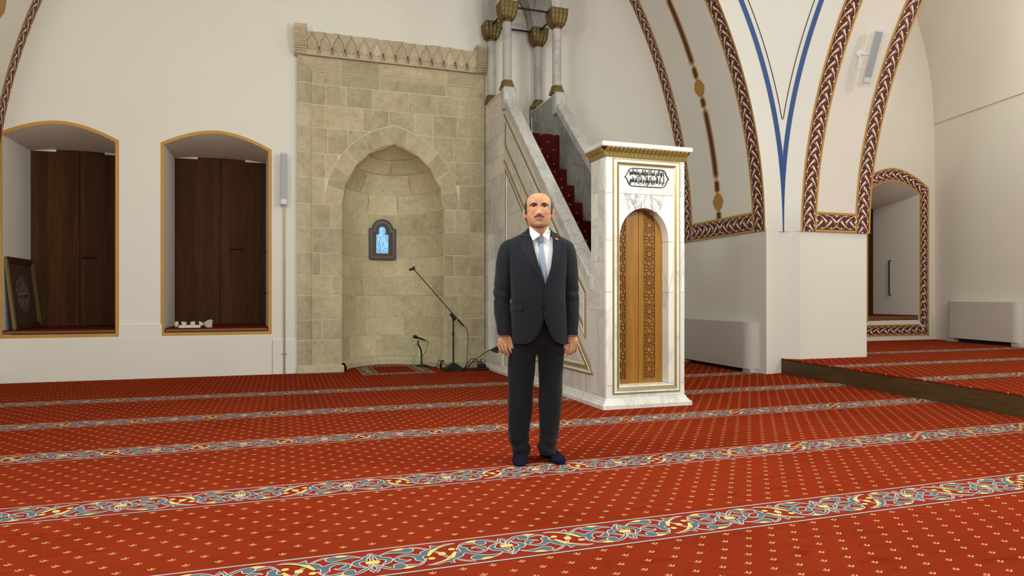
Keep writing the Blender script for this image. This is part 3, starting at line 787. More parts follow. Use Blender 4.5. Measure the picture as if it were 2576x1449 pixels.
for a, b in ((MX0, MC-.72), (MC+.72, MX1)):           # foot of the piers
    mb = MB(); mb.box(a-.004, b, FY-.035, FY+.1, .0, .105, 0, .012); stone(mb, 'pier_plinth')
# carved frieze and corbels
FX0, FX1 = .30, 2.80; fzy = 9.845; N = 14; pw = (FX1-FX0)/N
holes = []
for i in range(N+1):
    c = FX0+i*pw
    if i in (0, N): continue
    holes.append(smooth([(c, 4.60), (c+.018, 4.545), (c+.03, 4.51), (c+.024, 4.485), (c, 4.475), (c-.024, 4.485), (c-.03, 4.51), (c-.018, 4.545)], 2, True))
top = [(FX1, 4.78)]
for i in range(40): top.append((lerp(FX1, FX0, (i+.5)/40), 4.775+random.uniform(-.008, .01)))
mb = MB(); mb.prism([(FX0, 4.462), (FX1, 4.462)]+top+[(FX0, 4.78)], lambda u, v: (u, fzy-(v-4.46)*.12, v), lambda u, v: (u, fzy+.05, v), 0, holes)
mb.box(FX0, FX1, fzy+.045, WY, 4.462, 4.77)
frz = stone(mb, 'frieze', M_FRIEZE, label='carved palmette frieze')
def fm(h): return lambda u, v: (u, fzy-(v-4.46)*.12-h, v)
pal = MB()
for s in (-1, 1):
    path = smooth([(s*.002, 4.775), (s*.012, 4.735), (s*.04, 4.69), (s*.066, 4.645), (s*.07, 4.59), (s*.05, 4.545), (s*.03, 4.53)], 4)
    L = [fm(.0)(p[0]-s*.014, p[1]) for p in path]; Mi = [fm(.016)(p[0]-s*.004, p[1]) for p in path]; R_ = [fm(.0)(p[0]+s*.008, p[1]) for p in path]
    pal.grid([L, Mi, R_])
leaf = smooth([(0, 4.70), (.022, 4.65), (.045, 4.60), (.036, 4.555), (0, 4.53), (-.036, 4.555), (-.045, 4.60), (-.022, 4.65)], 3, True)
cen = (0, 4.60)
pal.grid([[fm(.0)(*p) for p in leaf], [fm(.007)(lerp(cen[0], p[0], .8), lerp(cen[1], p[1], .85)) for p in leaf], [fm(.003)(lerp(cen[0], p[0], .35), lerp(cen[1], p[1], .5)) for p in leaf], [fm(.008)(lerp(cen[0], p[0], .05), lerp(cen[1], p[1], .05)) for p in leaf]], cv=True)
pme = pal.mesh('palmette', M_FRIEZE, 60)
for i in range(N):
    o = link('palmette', pme, mih); o.location = (FX0+(i+.5)*pw, 0, 0)
for x0, x1, dep, sk in ((.148, .318, .20, 0), (2.77, 2.912, .24, 1)):
    mb = MB(); z0, z1 = 4.452, 4.858; n = 11; rows = []
    prof = [(0, z0)]
    for i in range(n):
        za = z0+.02+(z1-.07-z0)*i/n; zb = z0+.02+(z1-.07-z0)*(i+1)/n
        y = dep*(.62+.38*math.sin(min(1, (i+.5)/n)*PI*.62))
        prof += [(y, za+.004), (y+.010, (za+zb)/2), (y, zb-.004), (y-.012, zb)]
    prof += [(dep*.98, z1-.04), (dep*.98, z1), (0, z1)]
    rows = [[(x, WY-.0-y, z) for y, z in prof] for x in (x0, x1)]
    mb.grid(rows); mb.poly([(p[0], p[1]) for p in prof], lambda u, v: (x0, WY-u, v)); mb.poly([(p[0], p[1]) for p in prof], lambda u, v: (x1, WY-u, v))
    stone(mb, 'ribbed_corbel', M_FRIEZE, label='ribbed stone corbel block')
# ------------------------------------------------------------------ small window in the niche
nb = NP(PI*.5, 2.0)[1]
NWX = 1.510; NWY = nb-.085
nw = thing('niche_window', 'small dark framed window with blue glass in the mihrab niche', 'window', (NWX, NWY, 1.68))
def nwo(k, z0, zs, zt, r):    # keyhole outline: half width k, square shoulders, round head radius r
    p = [(-k, z0), (-k, zs), (-r, zs), (-r, zs+.03)]
    c = zt-r
    for i in range(13):
        a = PI-PI*i/12; p.append((r*math.cos(a), c+r*math.sin(a)))
    return p+[(r, zs+.03), (r, zs), (k, zs), (k, z0)]
tr = lambda y: (lambda u, v: (NWX+u, NWY+y, v))
O = nwo(.205, 1.682, 2.165, 2.31, .155); O2 = nwo(.155, 1.735, 2.11, 2.245, .105); O3 = nwo(.097, 1.775, 2.075, 2.20, .056)
mb = MB(); mb.prism(O, tr(0), tr(.13), 0, [O2]); part('outer_frame', mb, M_WALNUT, nw, label='dark walnut moulded frame')
mb = MB(); pth = O+[O[0]]
mb.tube([tr(-.005)(*p) for p in pth], .011, 6); part('frame_bead', mb, M_WALNUT, nw)
mb = MB(); mb.prism(O2, tr(.02), tr(.06), 0, [O3]); part('inner_frame', mb, M_FRAMEW, nw)
mb = MB(); mb.poly(O2, tr(.05)); part('glass_pane', mb, M_GLASS, nw, label='daylit pale blue glass')
mb = MB()
def scroll(pts, r=.0028): mb.tube([tr(.04)(*p) for p in smooth(pts, 5)], r, 5)
scroll([(-.096, 2.06), (-.03, 2.02), (-.04, 1.97), (-.05, 1.955), (-.03, 1.94), (-.03, 1.92)])
scroll([(-.09, 2.03), (-.075, 1.94), (-.03, 1.9), (-.03, 1.86)]); scroll([(-.065, 1.93), (-.055, 1.87)])
scroll([(.05, 2.10), (.0, 2.03)]); scroll([(.05, 2.1), (.055, 2.0), (.097, 1.96)]); scroll([(.09, 2.07), (.07, 2.02), (.095, 1.99)])
scroll([(-.055, 2.17), (-.035, 2.13), (-.055, 2.09)]); scroll([(0, 2.18), (.04, 2.15), (.056, 2.17)]); scroll([(.01, 2.12), (.03, 2.135), (.04, 2.11), (.01, 2.09)])
scroll([(.0, 1.94), (.02, 1.95), (.01, 1.9), (.0, 1.88)]); scroll([(-.096, 1.86), (-.04, 1.80), (-.05, 1.87)])
scroll([(-.03, 1.86), (-.03, 1.78)]); scroll([(-.01, 1.78), (.02, 1.83), (.06, 1.86), (.09, 1.83)]); scroll([(.02, 1.79), (.04, 1.805), (.06, 1.785)]); scroll([(.06, 1.785), (.08, 1.805), (.096, 1.79)]); scroll([(-.09, 1.80), (-.07, 1.81), (-.06, 1.785)])
part('iron_scrollwork', mb, M_IRON, nw, sm=True, label='thin wrought iron scrolls')
# ------------------------------------------------------------------ prayer rug pattern in the niche mouth
mb = MB(); ro = [FL(*p)[:2] for p in ((893, 917), (1086, 914), (1101, 938), (912, 946))]; ri = [FL(*p)[:2] for p in ((934, 921), (1022, 918), (1052, 933), (948, 939))]
ro = [(1.06, 10.72), (2.04, 10.72), (2.04, 9.40), (1.06, 9.40)]; ri = [(1.27, 10.50), (1.83, 10.50), (1.83, 9.62), (1.27, 9.62)]
lay = lambda h: (lambda u, v: (u, v, h))
mb.poly(ro, lay(.0012), 0, [ri])
for L_ in (ro, ri): mb.strip(L_, .012, lay(.003), 3, closed=True)
rr = random.Random(3)
def rugm(cx, cy, ang, s):
    for k in range(3):
        a = ang+rr.uniform(-1.2, 1.2)+k*2.1; p = []
        for t in range(6):
            r = s*(.25+.75*t/5); p.append((cx+r*math.cos(a+t*.5), cy+r*math.sin(a+t*.5)))
        mb.strip(p, [s*.12*(1.2-t*.18) for t in range(6)], lay(.0018), 1); mb.strip(p, .006, lay(.0026), 3)
    mb.poly(ell(cx, cy, s*.28, s*.2, 8), lay(.0022), 2)
for i in range(14):
    t = (i+.5)/14; x = lerp(1.06, 2.04, t); rugm(x, 9.51, t*9, .09); rugm(x, 10.61, t*7, .09)
for i in range(12):
    y = lerp(9.64, 10.48, (i+.5)/12); rugm(1.165, y, i, .09); rugm(1.935, y, i*2, .09)
part('niche_rug_border', mb, [plain('rug band ground', C(104, 66, 60), .95, var=30, spec=.05), M_CBLUE, M_CYEL, M_CCRM], floor, norm=False, merge=False, label='grey patterned rectangle woven before the niche')
# ------------------------------------------------------------------ minbar
MN0, MN1 = 2.93, 3.80; PY0, PY1 = 5.84, 6.17
minb = thing('minbar', 'white marble minbar with gilt mouldings, carpeted stair and carved wooden doors', 'minbar', ((MN0+MN1)/2, 7.8, 0))
def mp(name, mb, mat, parent=None, **kw): return part(name, mb, mat, parent or minb, **kw)
def inset(pts, d):
    n = len(pts); A = sum(pts[i][0]*pts[(i+1) % n][1]-pts[(i+1) % n][0]*pts[i][1] for i in range(n)); sg = 1 if A > 0 else -1
    out = []
    for i in range(n):
        a, b, c = Vector(pts[i-1]), Vector(pts[i]), Vector(pts[(i+1) % n])
        d1 = (b-a).normalized(); d2 = (c-b).normalized(); n1 = Vector((-d1.y, d1.x))*sg; n2 = Vector((-d2.y, d2.x))*sg
        k = 1+n1.dot(n2); v = (n1+n2)/max(k, .25); out.append((b.x+v.x*d, b.y+v.y*d))
    return out
def mould(mb, pts, prof, fn):
    """prof: list of (inset, height, material of the strip that follows)"""
    for (d0, h0, m), (d1, h1, _) in zip(prof, prof[1:]):
        A, B = inset(pts, d0), inset(pts, d1)
        mb.grid([[fn(p[0], p[1], h0) for p in A], [fn(p[0], p[1], h1) for p in B]], m, cv=True)
PANEL = [(0, 0, 1), (.006, .014, 1), (.020, .014, 0), (.026, .004, 0), (.046, .004, 0), (.050, .012, 1), (.082, .002, 1), (.084, .010, 0), (.100, .010, 0), (.106, -.002, 0)]
PANEL2 = [(0, 0, 1), (.005, .012, 1), (.016, .012, 0), (.022, .003, 0), (.040, .003, 0), (.046, .012, 1), (.066, .002, 1), (.070, 0, 0)]
GM = [M_MARB, M_GOLD]; GMG = [M_MARB_SHADE, M_GOLD]
# rail line: z at y on the left side
def railz(y): return 3.90+(y-8.95)*.936
# --- side walls
def lancet():
    c = 9.465; h = .285; pts = [(c-h, .30), (c-h, 2.02)]
    for i in range(1, 8): t = i/8; pts.append((c-h*(1-t)**.75*(1-.12*t), 2.02+.42*t**1.15))
    pts.append((c, 2.46)); q = [(2*c-a, b) for a, b in pts[-2::-1]]
    return pts+q
OUT = [(PY1, .08), (9.97, .08), (9.97, 3.97), (8.93, 3.97), (8.93, railz(8.93)-.12), (PY1, railz(PY1)-.12)]
LN = lancet()
mb = MB(); mb.prism(OUT, lambda u, v: (MN0+.008, u, v), lambda u, v: (MN0+.10, u, v), 0, [LN])
mp('side_wall', mb, M_MARB_SHADE)
mb = MB(); mb.grid([[(MN0+.1, a, b) for a, b in LN], [(MN0+.34, a, b) for a, b in LN]], cv=True); mb.poly(LN, lambda u, v: (MN0+.34, u, v))
mp('lancet_niche', mb, M_MARB_SHADE, label='small pointed niche in the side')
mb = MB(); mb.prism(OUT, lambda u, v: (MN1-.10, u, v), lambda u, v: (MN1, u, v)); mp('side_wall', mb, M_MARBD)
# facing slabs of the rear block
def slab(pts, x=MN0, mat=None, t=.008, nm='marble_slab'):
    mb = MB(); pts = inset(pts, .0018); jx = random.uniform(0, .002)
    mb.prism(pts, lambda u, v: (x+jx, u, v), lambda u, v: (x+t+.002, u, v)); mp(nm, mb, mat or M_MARB_SHADE)
yl, yr = 9.18, 9.75
zc = [.26, .62, 1.02, 1.38, 1.72, 2.02]
for a, b in zip(zc, zc[1:]):
    slab([(9.02, a), (yl-.004, a), (yl-.004, b), (9.02, b)]); slab([(yr+.004, a), (9.965, a), (9.965, b), (yr+.004, b)])
lw = [p for p in LN if p[1] >= 2.02 and p[0] <= 9.466]
slab([(9.02, 2.02)]+[(p[0]-.003, p[1]) for p in lw]+[(9.465, 2.52), (9.02, 2.52)])
slab([(2*9.465-p[0]+.003, p[1]) for p in lw[::1]][:1]+[(9.965, 2.02), (9.965, 2.52), (9.465, 2.52)]+[(2*9.465-p[0]+.003, p[1]) for p in lw[::-1]][:-1])
zc = [2.52, 2.82, 3.08, 3.40, 3.66, 3.965]
for i, (a, b) in enumerate(zip(zc, zc[1:])):
    s = (9.4, 9.62, 9.3, 9.55, 9.965)[i]
    slab([(9.02, a), (s, a), (s, b), (9.02, b)])
    if s < 9.96: slab([(s, a), (9.965, a), (9.965, b), (s, b)])
# gilt framed panels on the slope
mb = MB()
fnL = lambda u, v, h: (MN0+.006-h, u, v)
up = [(8.99, railz(8.99)-.30), (6.30, railz(6.30)-.30), (6.30, railz(6.30)-.78), (8.99, railz(8.99)-.78)]
low = [(8.99, .30), (8.99, railz(8.99)-.95), (6.10+.17, .30)]
ylow = 8.93-(3.90-.95-.30)/.936
low = [(8.99, .29), (8.99, railz(8.99)-.93), (8.99-(railz(8.99)-.93-.29)/.936, .29)]
mould(mb, up, PANEL2, fnL); mould(mb, low, PANEL, fnL)
mp('gilt_panel_moulding', mb, GMG, label='gilt panel mouldings on the stair side')
# facing of the triangles
ul = inset(up, .075)
def cutpara(a, b):
    zt = lambda y: railz(y)-.30-.11; zb = lambda y: railz(y)-.78+.11
    slab([(a, zb(a)), (b, zb(b)), (b, zt(b)), (a, zt(a))], MN0+.002, t=.006)
ys = [6.42, 7.05, 7.75, 8.35, 8.9]
for a, b in zip(ys, ys[1:]): cutpara(a, b)
zs_ = [.41, .78, 1.15, 1.5, 1.85, 2.2, 2.6]
hyp = lambda z: 8.99-(railz(8.99)-.93-z)/.936+.15
for i, (a, b) in enumerate(zip(zs_, zs_[1:])):
    y0a, y0b = hyp(a), hyp(b); ye = 8.88
    if y0b > ye-.05: break
    n = max(1, int((ye-y0b)/.62)); st = (i % 2)*.25
    cuts = [y0b+(ye-y0b)*(k+st)/n for k in range(1, n)]; cuts = [c for c in cuts if c < ye-.1]
    xs = [None]+cuts+[ye]
    prev = (y0a, y0b)
    for c in cuts+[ye]:
        slab([(prev[0], a), (c, a), (c, b), (prev[1], b)], MN0+.002, t=.006); prev = (c, c)
# coping rails
for x0, x1 in ((MN0-.03, MN0+.13), (MN1-.13, MN1+.03)):
    mb = MB(); y0, y1 = PY1-.02, 8.99; t = .085
    rows = []
    for x, o in ((x0, -.13), (x0, -.012), (x0+.012, 0), (x1-.012, 0), (x1, -.012), (x1, -.13)):
        rows.append([(x, y0, railz(y0)+o), (x, y1, railz(y1)+o)])
    mb.grid(rows, cu=True); mb.face([r[0] for r in rows]); mb.face([r[1] for r in rows]); mp('coping_rail', mb, M_MARBC)
    mb = MB(); mb.box(x0-.01, x1+.01, 8.86, 9.02, 3.68, 3.99, 0, .015); mp('newel_block', mb, M_MARBC)
    mb = MB(); mb.box(x0+.02, x1-.02, 8.9, 9.96, 3.965, 3.995, 0, .006); mp('parapet_cap', mb, M_MARB_SHADE)
mb = MB(); mb.box(MN0+.1, MN1-.1, 9.90, 9.965, 3.3, 3.88, 0, .005); mp('back_panel', mb, M_MARB_SHADE)
for y0, y1 in ((9.02, 9.42), (9.46, 9.86)):
    mb = MB(); pts = [(y0, 3.42), (y1, 3.42), (y1, 3.70), (y0, 3.70)]
    mould(mb, pts, [(0, 0, 0), (.01, -.012, 0), (.03, -.012, 0)], lambda u, v, h: (MN1-.101+h*-1-.012*0, u, v)); mp('side_panel', mb, M_MARB_SHADE)
# steps, each a carpeted block
tops = [(8.804, 3.36)]+[(8.545-.258*i, 2.83-.264*i) for i in range(10)]
for i, (y, z) in enumerate(tops):
    yb = 9.90 if i == 0 else tops[i-1][0]
    zb = max(.06, z-(.56 if i == 0 else .30))
    if z < .12: break
    mb = MB(); mb.box(MN0+.105, MN1-.105, y, yb, zb, z, 0, .012); mp('step', mb, M_STAIR)
mb = MB(); mb.prism([(PY1+.05, .06), (9.9, .06), (9.9, 3.0), (8.83, 2.55), (6.35, .06)], lambda u, v: (MN0+.102, u, v), lambda u, v: (MN1-.102, u, v)); mp('stair_core', mb, M_MARB_SHADE)
# base plinth mouldings
prof = [(.055, .0), (.055, .035), (.048, .045), (.035, .05), (.03, .062), (.018, .072), (.012, .09), (.0, .10)]
mb = MB(); rows = [[(MN0-o, 9.858, z), (MN0-o, PY0-o, z), (MN1+o, PY0-o, z), (MN1+o, 9.97, z)] for o, z in prof]
mb.grid(rows); mb.poly([(MN0, PY0), (MN1, PY0), (MN1, 9.97), (MN0, 9.97)], lambda u, v: (u, v, .0995)); mp('base_plinth', mb, M_MARB)
mb = MB(); mb.box(MN0-.012, MN0+.09, 9.03, 9.97, .10, .265, 0, .008); mp('niche_ledge', mb, M_MARB_SHADE)
# --- portal
def pslab(pts, y=PY0, mat=None, holes=(), nm='marble_block', t=None):
    mb = MB(); q = inset(pts, .0015) if not holes else pts
    mb.prism(q, lambda u, v: (u, y, v), lambda u, v: (u, y+(t or PY1-y), v), 0, holes); return mp(nm, mb, mat or M_MARB)
OX0, OX1, OZS, OZT = 3.077, 3.615, 1.62, 1.94; OM = (OX0+OX1)/2
def oarch(n=12):
    r = (OX1-OX0)/2; return [(OM+r*math.cos(PI-PI*i/(2*n)*2/2*1) if 0 else OM-r*math.cos(PI*i/(2*n)), OZS+(OZT-OZS)*math.sin(PI*i/(2*n))**.92) for i in range(2*n+1)]
AR = oarch()
for a, b in ((.10, .22),): pslab([(MN0, a), (MN1, a), (MN1, b), (MN0, b)])
for z0, z1 in ((.22, 1.12), (1.12, OZS)):
    pslab([(MN0, z0), (OX0, z0), (OX0, z1), (MN0, z1)]); pslab([(OX1, z0), (MN1, z0), (MN1, z1), (OX1, z1)])
zt = 2.075
al = [p for p in AR if p[0] <= OM-.16]; ac = [p for p in AR if OM-.165 <= p[0] <= OM+.165]; ar = [p for p in AR if p[0] >= OM+.16]
kl, kr = al[-1], ar[0]
pslab([(MN0, OZS), (OX0, OZS)]+al[1:]+[(kl[0]-.06, zt), (MN0, zt)])
pslab([(kr[0], kr[1])]+ar[1:]+[(MN1, OZS), (MN1, zt), (kr[0]+.06, zt)])
M_KEY = marble('keystone marble', C(196, 194, 190), C(226, 222, 214), C(96, 98, 104), .85, vs=4.)
pslab([p for p in [al[-1]]+[q for q in AR if al[-1][0] < q[0] < ar[0][0]]+[ar[0]]]+[(kr[0]+.06, zt), (kl[0]-.06, zt)], mat=M_KEY, nm='keystone')
pslab([(MN0, zt), (MN1, zt), (MN1, 2.40), (MN0, 2.40)]); pslab([(MN0, 2.40), (MN1, 2.40), (MN1, 2.47), (MN0, 2.47)])
mb = MB()
fr = [(3.0, .135), (3.745, .135), (3.745, 2.415), (3.0, 2.415)]
PORT = [(0, 0, 1), (.005, .012, 1), (.014, .012, 0), (.019, .003, 0), (.036, .003, 0), (.042, .014, 1), (.064, .0025, 1), (.066, .006, 0), (.074, .0, 0)]
mould(mb, fr, PORT, lambda u, v, h: (u, PY0-.0015-h, v)); mp('gilt_portal_moulding', mb, GM, label='gilt moulding framing the portal')
# portal side blocks on the left cheek
for (a, b, c, d) in ((5.86, 6.02, .12, .95), (6.02, 6.16, .12, .95), (5.86, 6.16, .95, 1.42), (5.86, 6.01, 1.42, 2.1), (6.01, 6.16, 1.42, 1.76), (6.01, 6.16, 1.76, 2.1), (5.86, 5.95, 2.1, 2.46), (5.95, 6.16, 2.1, 2.46)):
    slab([(a, c), (b, c), (b, d), (a, d)], MN0-.004, M_MARB_SHADE, .008)
# cornice: gilt cells in two tiers, marble slab on top
cw = (MN1-MN0+.03)/20
cA, cB = MB(), MB()
h = cw*.46
rows = [[(-h, .0, z), (-h, -y+.004, z), (-h*.75, -y, z), (h*.75, -y, z), (h, -y+.004, z), (h, .0, z)] for z, y in ((2.418, .004), (2.424, .010), (2.452, .020), (2.466, .026), (2.468, .004))]
cA.grid(rows); cA.face(rows[0])
top_ = [(-h*1.06, -.056, 2.510), (h*1.06, -.056, 2.510)]; ap = (0, -.040, 2.468); base = [(-h*1.06, -.012, 2.468), (h*1.06, -.012, 2.468)]; nose = (0, -.066, 2.494)
for tri in ((base[0], ap, nose), (ap, base[1], nose), (base[1], top_[1], nose), (top_[0], base[0], nose), (top_[1], top_[0], nose)): cB.face(tri)
cme = [cA.mesh('cornice_block', M_GOLD), cB.mesh('cornice_facet', M_GOLD)]
for k_, nm_ in enumerate(('cornice_block', 'cornice_facet')):
    for i in range(20):
        o = link(nm_, cme[k_], minb); o.location = (MN0-.015+(i+.5)*cw, PY0, 0)
    for i in range(8):
        for s in (-1, 1):
            o = link(nm_, cme[k_], minb); o.location = (MN0 if s < 0 else MN1, PY0+(i+.35)*cw, 0); o.rotation_euler = (0, 0, s*PI/2)
mb = MB(); mb.box(MN0-.062, MN1+.062, PY0-.062, PY1+.03, 2.510, 2.556, 0, .008); mp('cornice_slab', mb, M_MARB)
mb = MB(); mb.box(MN0-.004, MN1+.004, PY0-.004, PY1, 2.425, 2.47); mb.box(MN0-.016, MN1+.016, PY0-.016, PY1+.01, 2.465, 2.512); mp('cornice_core', mb, M_BRONZE)
# doors: two carved leaves
DY = PY0+.115
mb = MB(); mb.box(OX0-.03, OX1+.03, DY+.045, DY+.06, .2, 1.98); mp('door_back', mb, M_OAKD)
def star(c, r0, r1, n, a0=0): return [(c[0]+(r0 if i % 2 == 0 else r1)*math.cos(a0+PI*i/n), c[1]+(r0 if i % 2 == 0 else r1)*math.sin(a0+PI*i/n)) for i in range(2*n)]
for sgn, x0, x1 in ((-1, OX0-.02, OM-.0025), (1, OM+.0025, OX1+.02)):
    xs = [x0+(x1-x0)*i/8 for i in range(9)]
    def topz(x): u = min(1, abs(x-OM)/((OX1-OX0)/2+.03)); return OZS+(OZT-OZS+.03)*math.sqrt(max(0, 1-u*u))
    pts = [(x0, .215), (x1, .215)]+[(x, topz(x)) for x in xs[::-1]]
    if sgn < 0: pa, pb = 3.085, 3.203
    else: pa, pb = 3.405, 3.535
    pm = (pa+pb)/2; hw = (pb-pa)/2
    ptop = min(topz(pa), topz(pb))+(.14 if 0 else .0)
    hole = [(pa, .262), (pb, .262), (pb, topz(pb)-.03), (pa, topz(pa)-.03)]
    mb = MB(); mb.prism(pts, lambda u, v: (u, DY, v), lambda u, v: (u, DY+.04, v), 0, [hole]); leaf_ = mp('door_leaf', mb, M_OAK)
    mb = MB(); mb.poly(hole, lambda u, v: (u, DY+.013, v)); mp('panel_ground', mb, M_OAKD, leaf_)
    mb = MB(); tb = max(topz(pa), topz(pb))-.03
    def raised(p, h=.011, ch=.006):
        p = [(min(max(a, pa), pb), b) for a, b in p]
        if max(b for a, b in p) > tb-.004 or min(b for a, b in p) < .264: return
        if max(b for a, b in p) > min(topz(min(a for a, b in p)), topz(max(a for a, b in p)))-.032: return
        c = (sum(a for a, b in p)/len(p), sum(b for a, b in p)/len(p))
        q = [(lerp(c[0], a, .78), lerp(c[1], b, .78)) for a, b in p]
        mb.grid([[(a, DY+.013, b) for a, b in p], [(a, DY+.013-h, b) for a, b in q]], cv=True); mb.poly(q, lambda u, v: (u, DY+.013-h, v))
    P_ = .287; z = .262+.09
    while z < 2.1:
        c = (pm, z); raised(star(c, .034, .021, 10, PI/2), .012)
        for i in range(10):
            a = PI/2+PI/10+i*PI/5; r = .047
            kx, kz = pm+r*math.cos(a), z+r*math.sin(a); d = (math.cos(a), math.sin(a)); e = (-d[1], d[0])
            raised([(kx-d[0]*.016, kz-d[1]*.016), (kx+e[0]*.010, kz+e[1]*.010), (kx+d[0]*.014, kz+d[1]*.014), (kx-e[0]*.010, kz-e[1]*.010)])
        for sz in (-1, 1):
            zz = z+sz*.095
            raised([(pm-.022, zz-sz*.022), (pm+.022, zz-sz*.022), (pm+.028, zz+sz*.006), (pm, zz+sz*.026), (pm-.028, zz+sz*.006)][::sz])
            for sx in (-1, 1):
                raised([(pm+sx*.036, zz-sz*.03), (pm+sx*.056, zz-sz*.034), (pm+sx*.056, zz+sz*.01), (pm+sx*.04, zz+sz*.018)])
                raised([(pm+sx*.012, z+sz*.058), (pm+sx*.03, z+sz*.062), (pm+sx*.026, z+sz*.07), (pm+sx*.004, z+sz*.068)])
                raised([(pm+sx*.006, z+sz*.134), (pm+sx*.026, z+sz*.112), (pm+sx*.055, z+sz*.118), (pm+sx*.05, z+sz*.134), (pm+sx*.03, z+sz*.14)])
        for sx in (-1, 1):
            for q in (-.028, 0, .028): raised([(pm+sx*.05, z+q-.010), (pm+sx*.061, z+q-.006), (pm+sx*.061, z+q+.006), (pm+sx*.05, z+q+.010)], .008)
        z += P_
    mp('carved_star_panel', mb, M_OAK, leaf_, label='carved ten-pointed star strapwork')
    mb = MB(); bz = [(pa-.004, .258), (pb+.004, .258), (pb+.004, topz(pb)-.026), (pa-.004, topz(pa)-.026)]
    mould(mb, bz, [(-.004, 0, 0), (0, .005, 0), (.006, .001, 0)], lambda u, v, h: (u, DY-.0005-h, v)); mp('panel_bead', mb, M_OAK, leaf_)
# --- columns and canopy
def column(x, y, zb):
    root = minb; z0 = zb
    mb = MB(); q = .088
    def sq(h, z, ch): return [(x-h, y-h+ch, z), (x-h+ch, y-h, z), (x+h-ch, y-h, z), (x+h, y-h+ch, z), (x+h, y+h-ch, z), (x+h-ch, y+h, z), (x-h+ch, y+h, z), (x-h, y+h-ch, z)]
    rows = [sq(.088, z0, .002), sq(.088, z0+.03, .01), sq(.074, z0+.095, .035), sq(.070, z0+.12, .03)]
    mb.grid(rows, cv=True); mb.face(rows[0]); mb.face(rows[-1]); mp('column_base', mb, M_BRONZE)
    mb = MB(); mb.lathe([(.066, z0+.115), (.064, z0+.14), (.064, 4.94)], (x, y, 0), 20); mp('column_shaft', mb, M_COLM, sm=40)
    mb = MB(); mb.lathe([(.066, 4.925), (.074, 4.935), (.074, 4.95), (.066, 4.96)], (x, y, 0), 20)
    tiers = [(.070, 4.958), (.096, 5.0), (.115, 5.06), (.124, 5.13), (.128, 5.19)]
    for (r0, za), (r1, zb_) in zip(tiers, tiers[1:]):
        n = 4
        for f in range(4):
            ca, sa = math.cos(f*PI/2), math.sin(f*PI/2)
            for k in range(n):
                u0, u1 = -1+2*k/n, -1+2*(k+1)/n
                def pt(u, r, z, out): return (x+ca*(r+out)-sa*u*r, y+sa*(r+out)+ca*u*r, z)
                um = (u0+u1)/2
                rows = [[pt(u0, r0, za, -.004), pt(um, r0, za, .006), pt(u1, r0, za, -.004)], [pt(u0, r1, zb_-.012, -.006), pt(um, r1, zb_-.012, .012), pt(u1, r1, zb_-.012, -.006)], [pt(u0, r1, zb_, -.004), pt(um, r1, zb_, .002), pt(u1, r1, zb_, -.004)]]
                mb.grid(rows)
    mb.box(x-.128, x+.128, y-.128, y+.128, 5.175, 5.2); mp('column_capital', mb, M_BRONZE, label='gilt stepped muqarnas capital')
CXA, CXB, CYA, CYB = 2.985, 3.74, 9.02, 9.77
for x in (CXA, CXB):
    for y in (CYA, CYB): column(x, y, 3.99)
for a, b in (((CXA, CYA), (CXB, CYA)), ((CXA, CYB), (CXB, CYB)), ((CXA, CYA), (CXA, CYB)), ((CXB, CYA), (CXB, CYB))):
    mb = MB(); mb.tube([(a[0], a[1], 5.16), (b[0], b[1], 5.16)], .014, 6); mp('tie_rod', mb, M_IRON)
    L = math.hypot(a[0]-b[0], a[1]-b[1]); dx, dy = (b[0]-a[0])/L, (b[1]-a[1])/L; nx, ny = -dy, dx; T = .11 if abs(dx) > .5 else .106; EX = .11 if abs(dx) > .5 else .104
    ap = [(-EX, 5.2), (.11, 5.2)]
    for i in range(0, 17):
        t = i/16; u = lerp(.11, L-.11, t); q = abs(2*t-1); ap.append((u, 5.2+.50*(1-q**2.2)**.62))
    ap += [(L-.11, 5.2), (L+EX, 5.2), (L+EX, 5.95), (-EX, 5.95)]
    d2 = [ap[0]]
    for p in ap[1:]:
        if abs(p[0]-d2[-1][0])+abs(p[1]-d2[-1][1]) > 1e-5: d2.append(p)
    mb = MB(); mb.prism(d2, lambda u, v: (a[0]+dx*u-nx*T, a[1]+dy*u-ny*T, v), lambda u, v: (a[0]+dx*u+nx*T, a[1]+dy*u+ny*T, v)); mp('canopy_arch', mb, M_COLM)
mb = MB(); cx, cy = (CXA+CXB)/2, (CYA+CYB)/2
rr_ = [[(cx+h*a, cy+h*b, z) for a, b in ((-1, -1), (1, -1), (1, 1), (-1, 1))] for h, z in ((.52, 5.95), (.56, 5.98), (.56, 6.04), (.42, 6.08), (.02, 7.2))]
mb.grid(rr_, cv=True); mb.face(rr_[0]); mp('canopy_roof', mb, M_COLM)
mb = MB(); mb.tube(smooth([(3.60, 9.7, 4.0), (3.565, 9.66, 3.9), (3.55, 9.6, 3.7), (3.545, 9.55, 3.52), (3.54, 9.4, 3.37)], 5), .008, 6)
mb.tube(smooth([(3.545, 9.56, 3.56), (3.53, 9.55, 3.52), (3.55, 9.55, 3.48), (3.565, 9.55, 3.52), (3.55, 9.55, 3.55)], 4), .006, 6)
part('platform_cable', mb, M_CABLE, None, sm=True, label='black cable hanging at the top of the minbar stair', cat='cable')
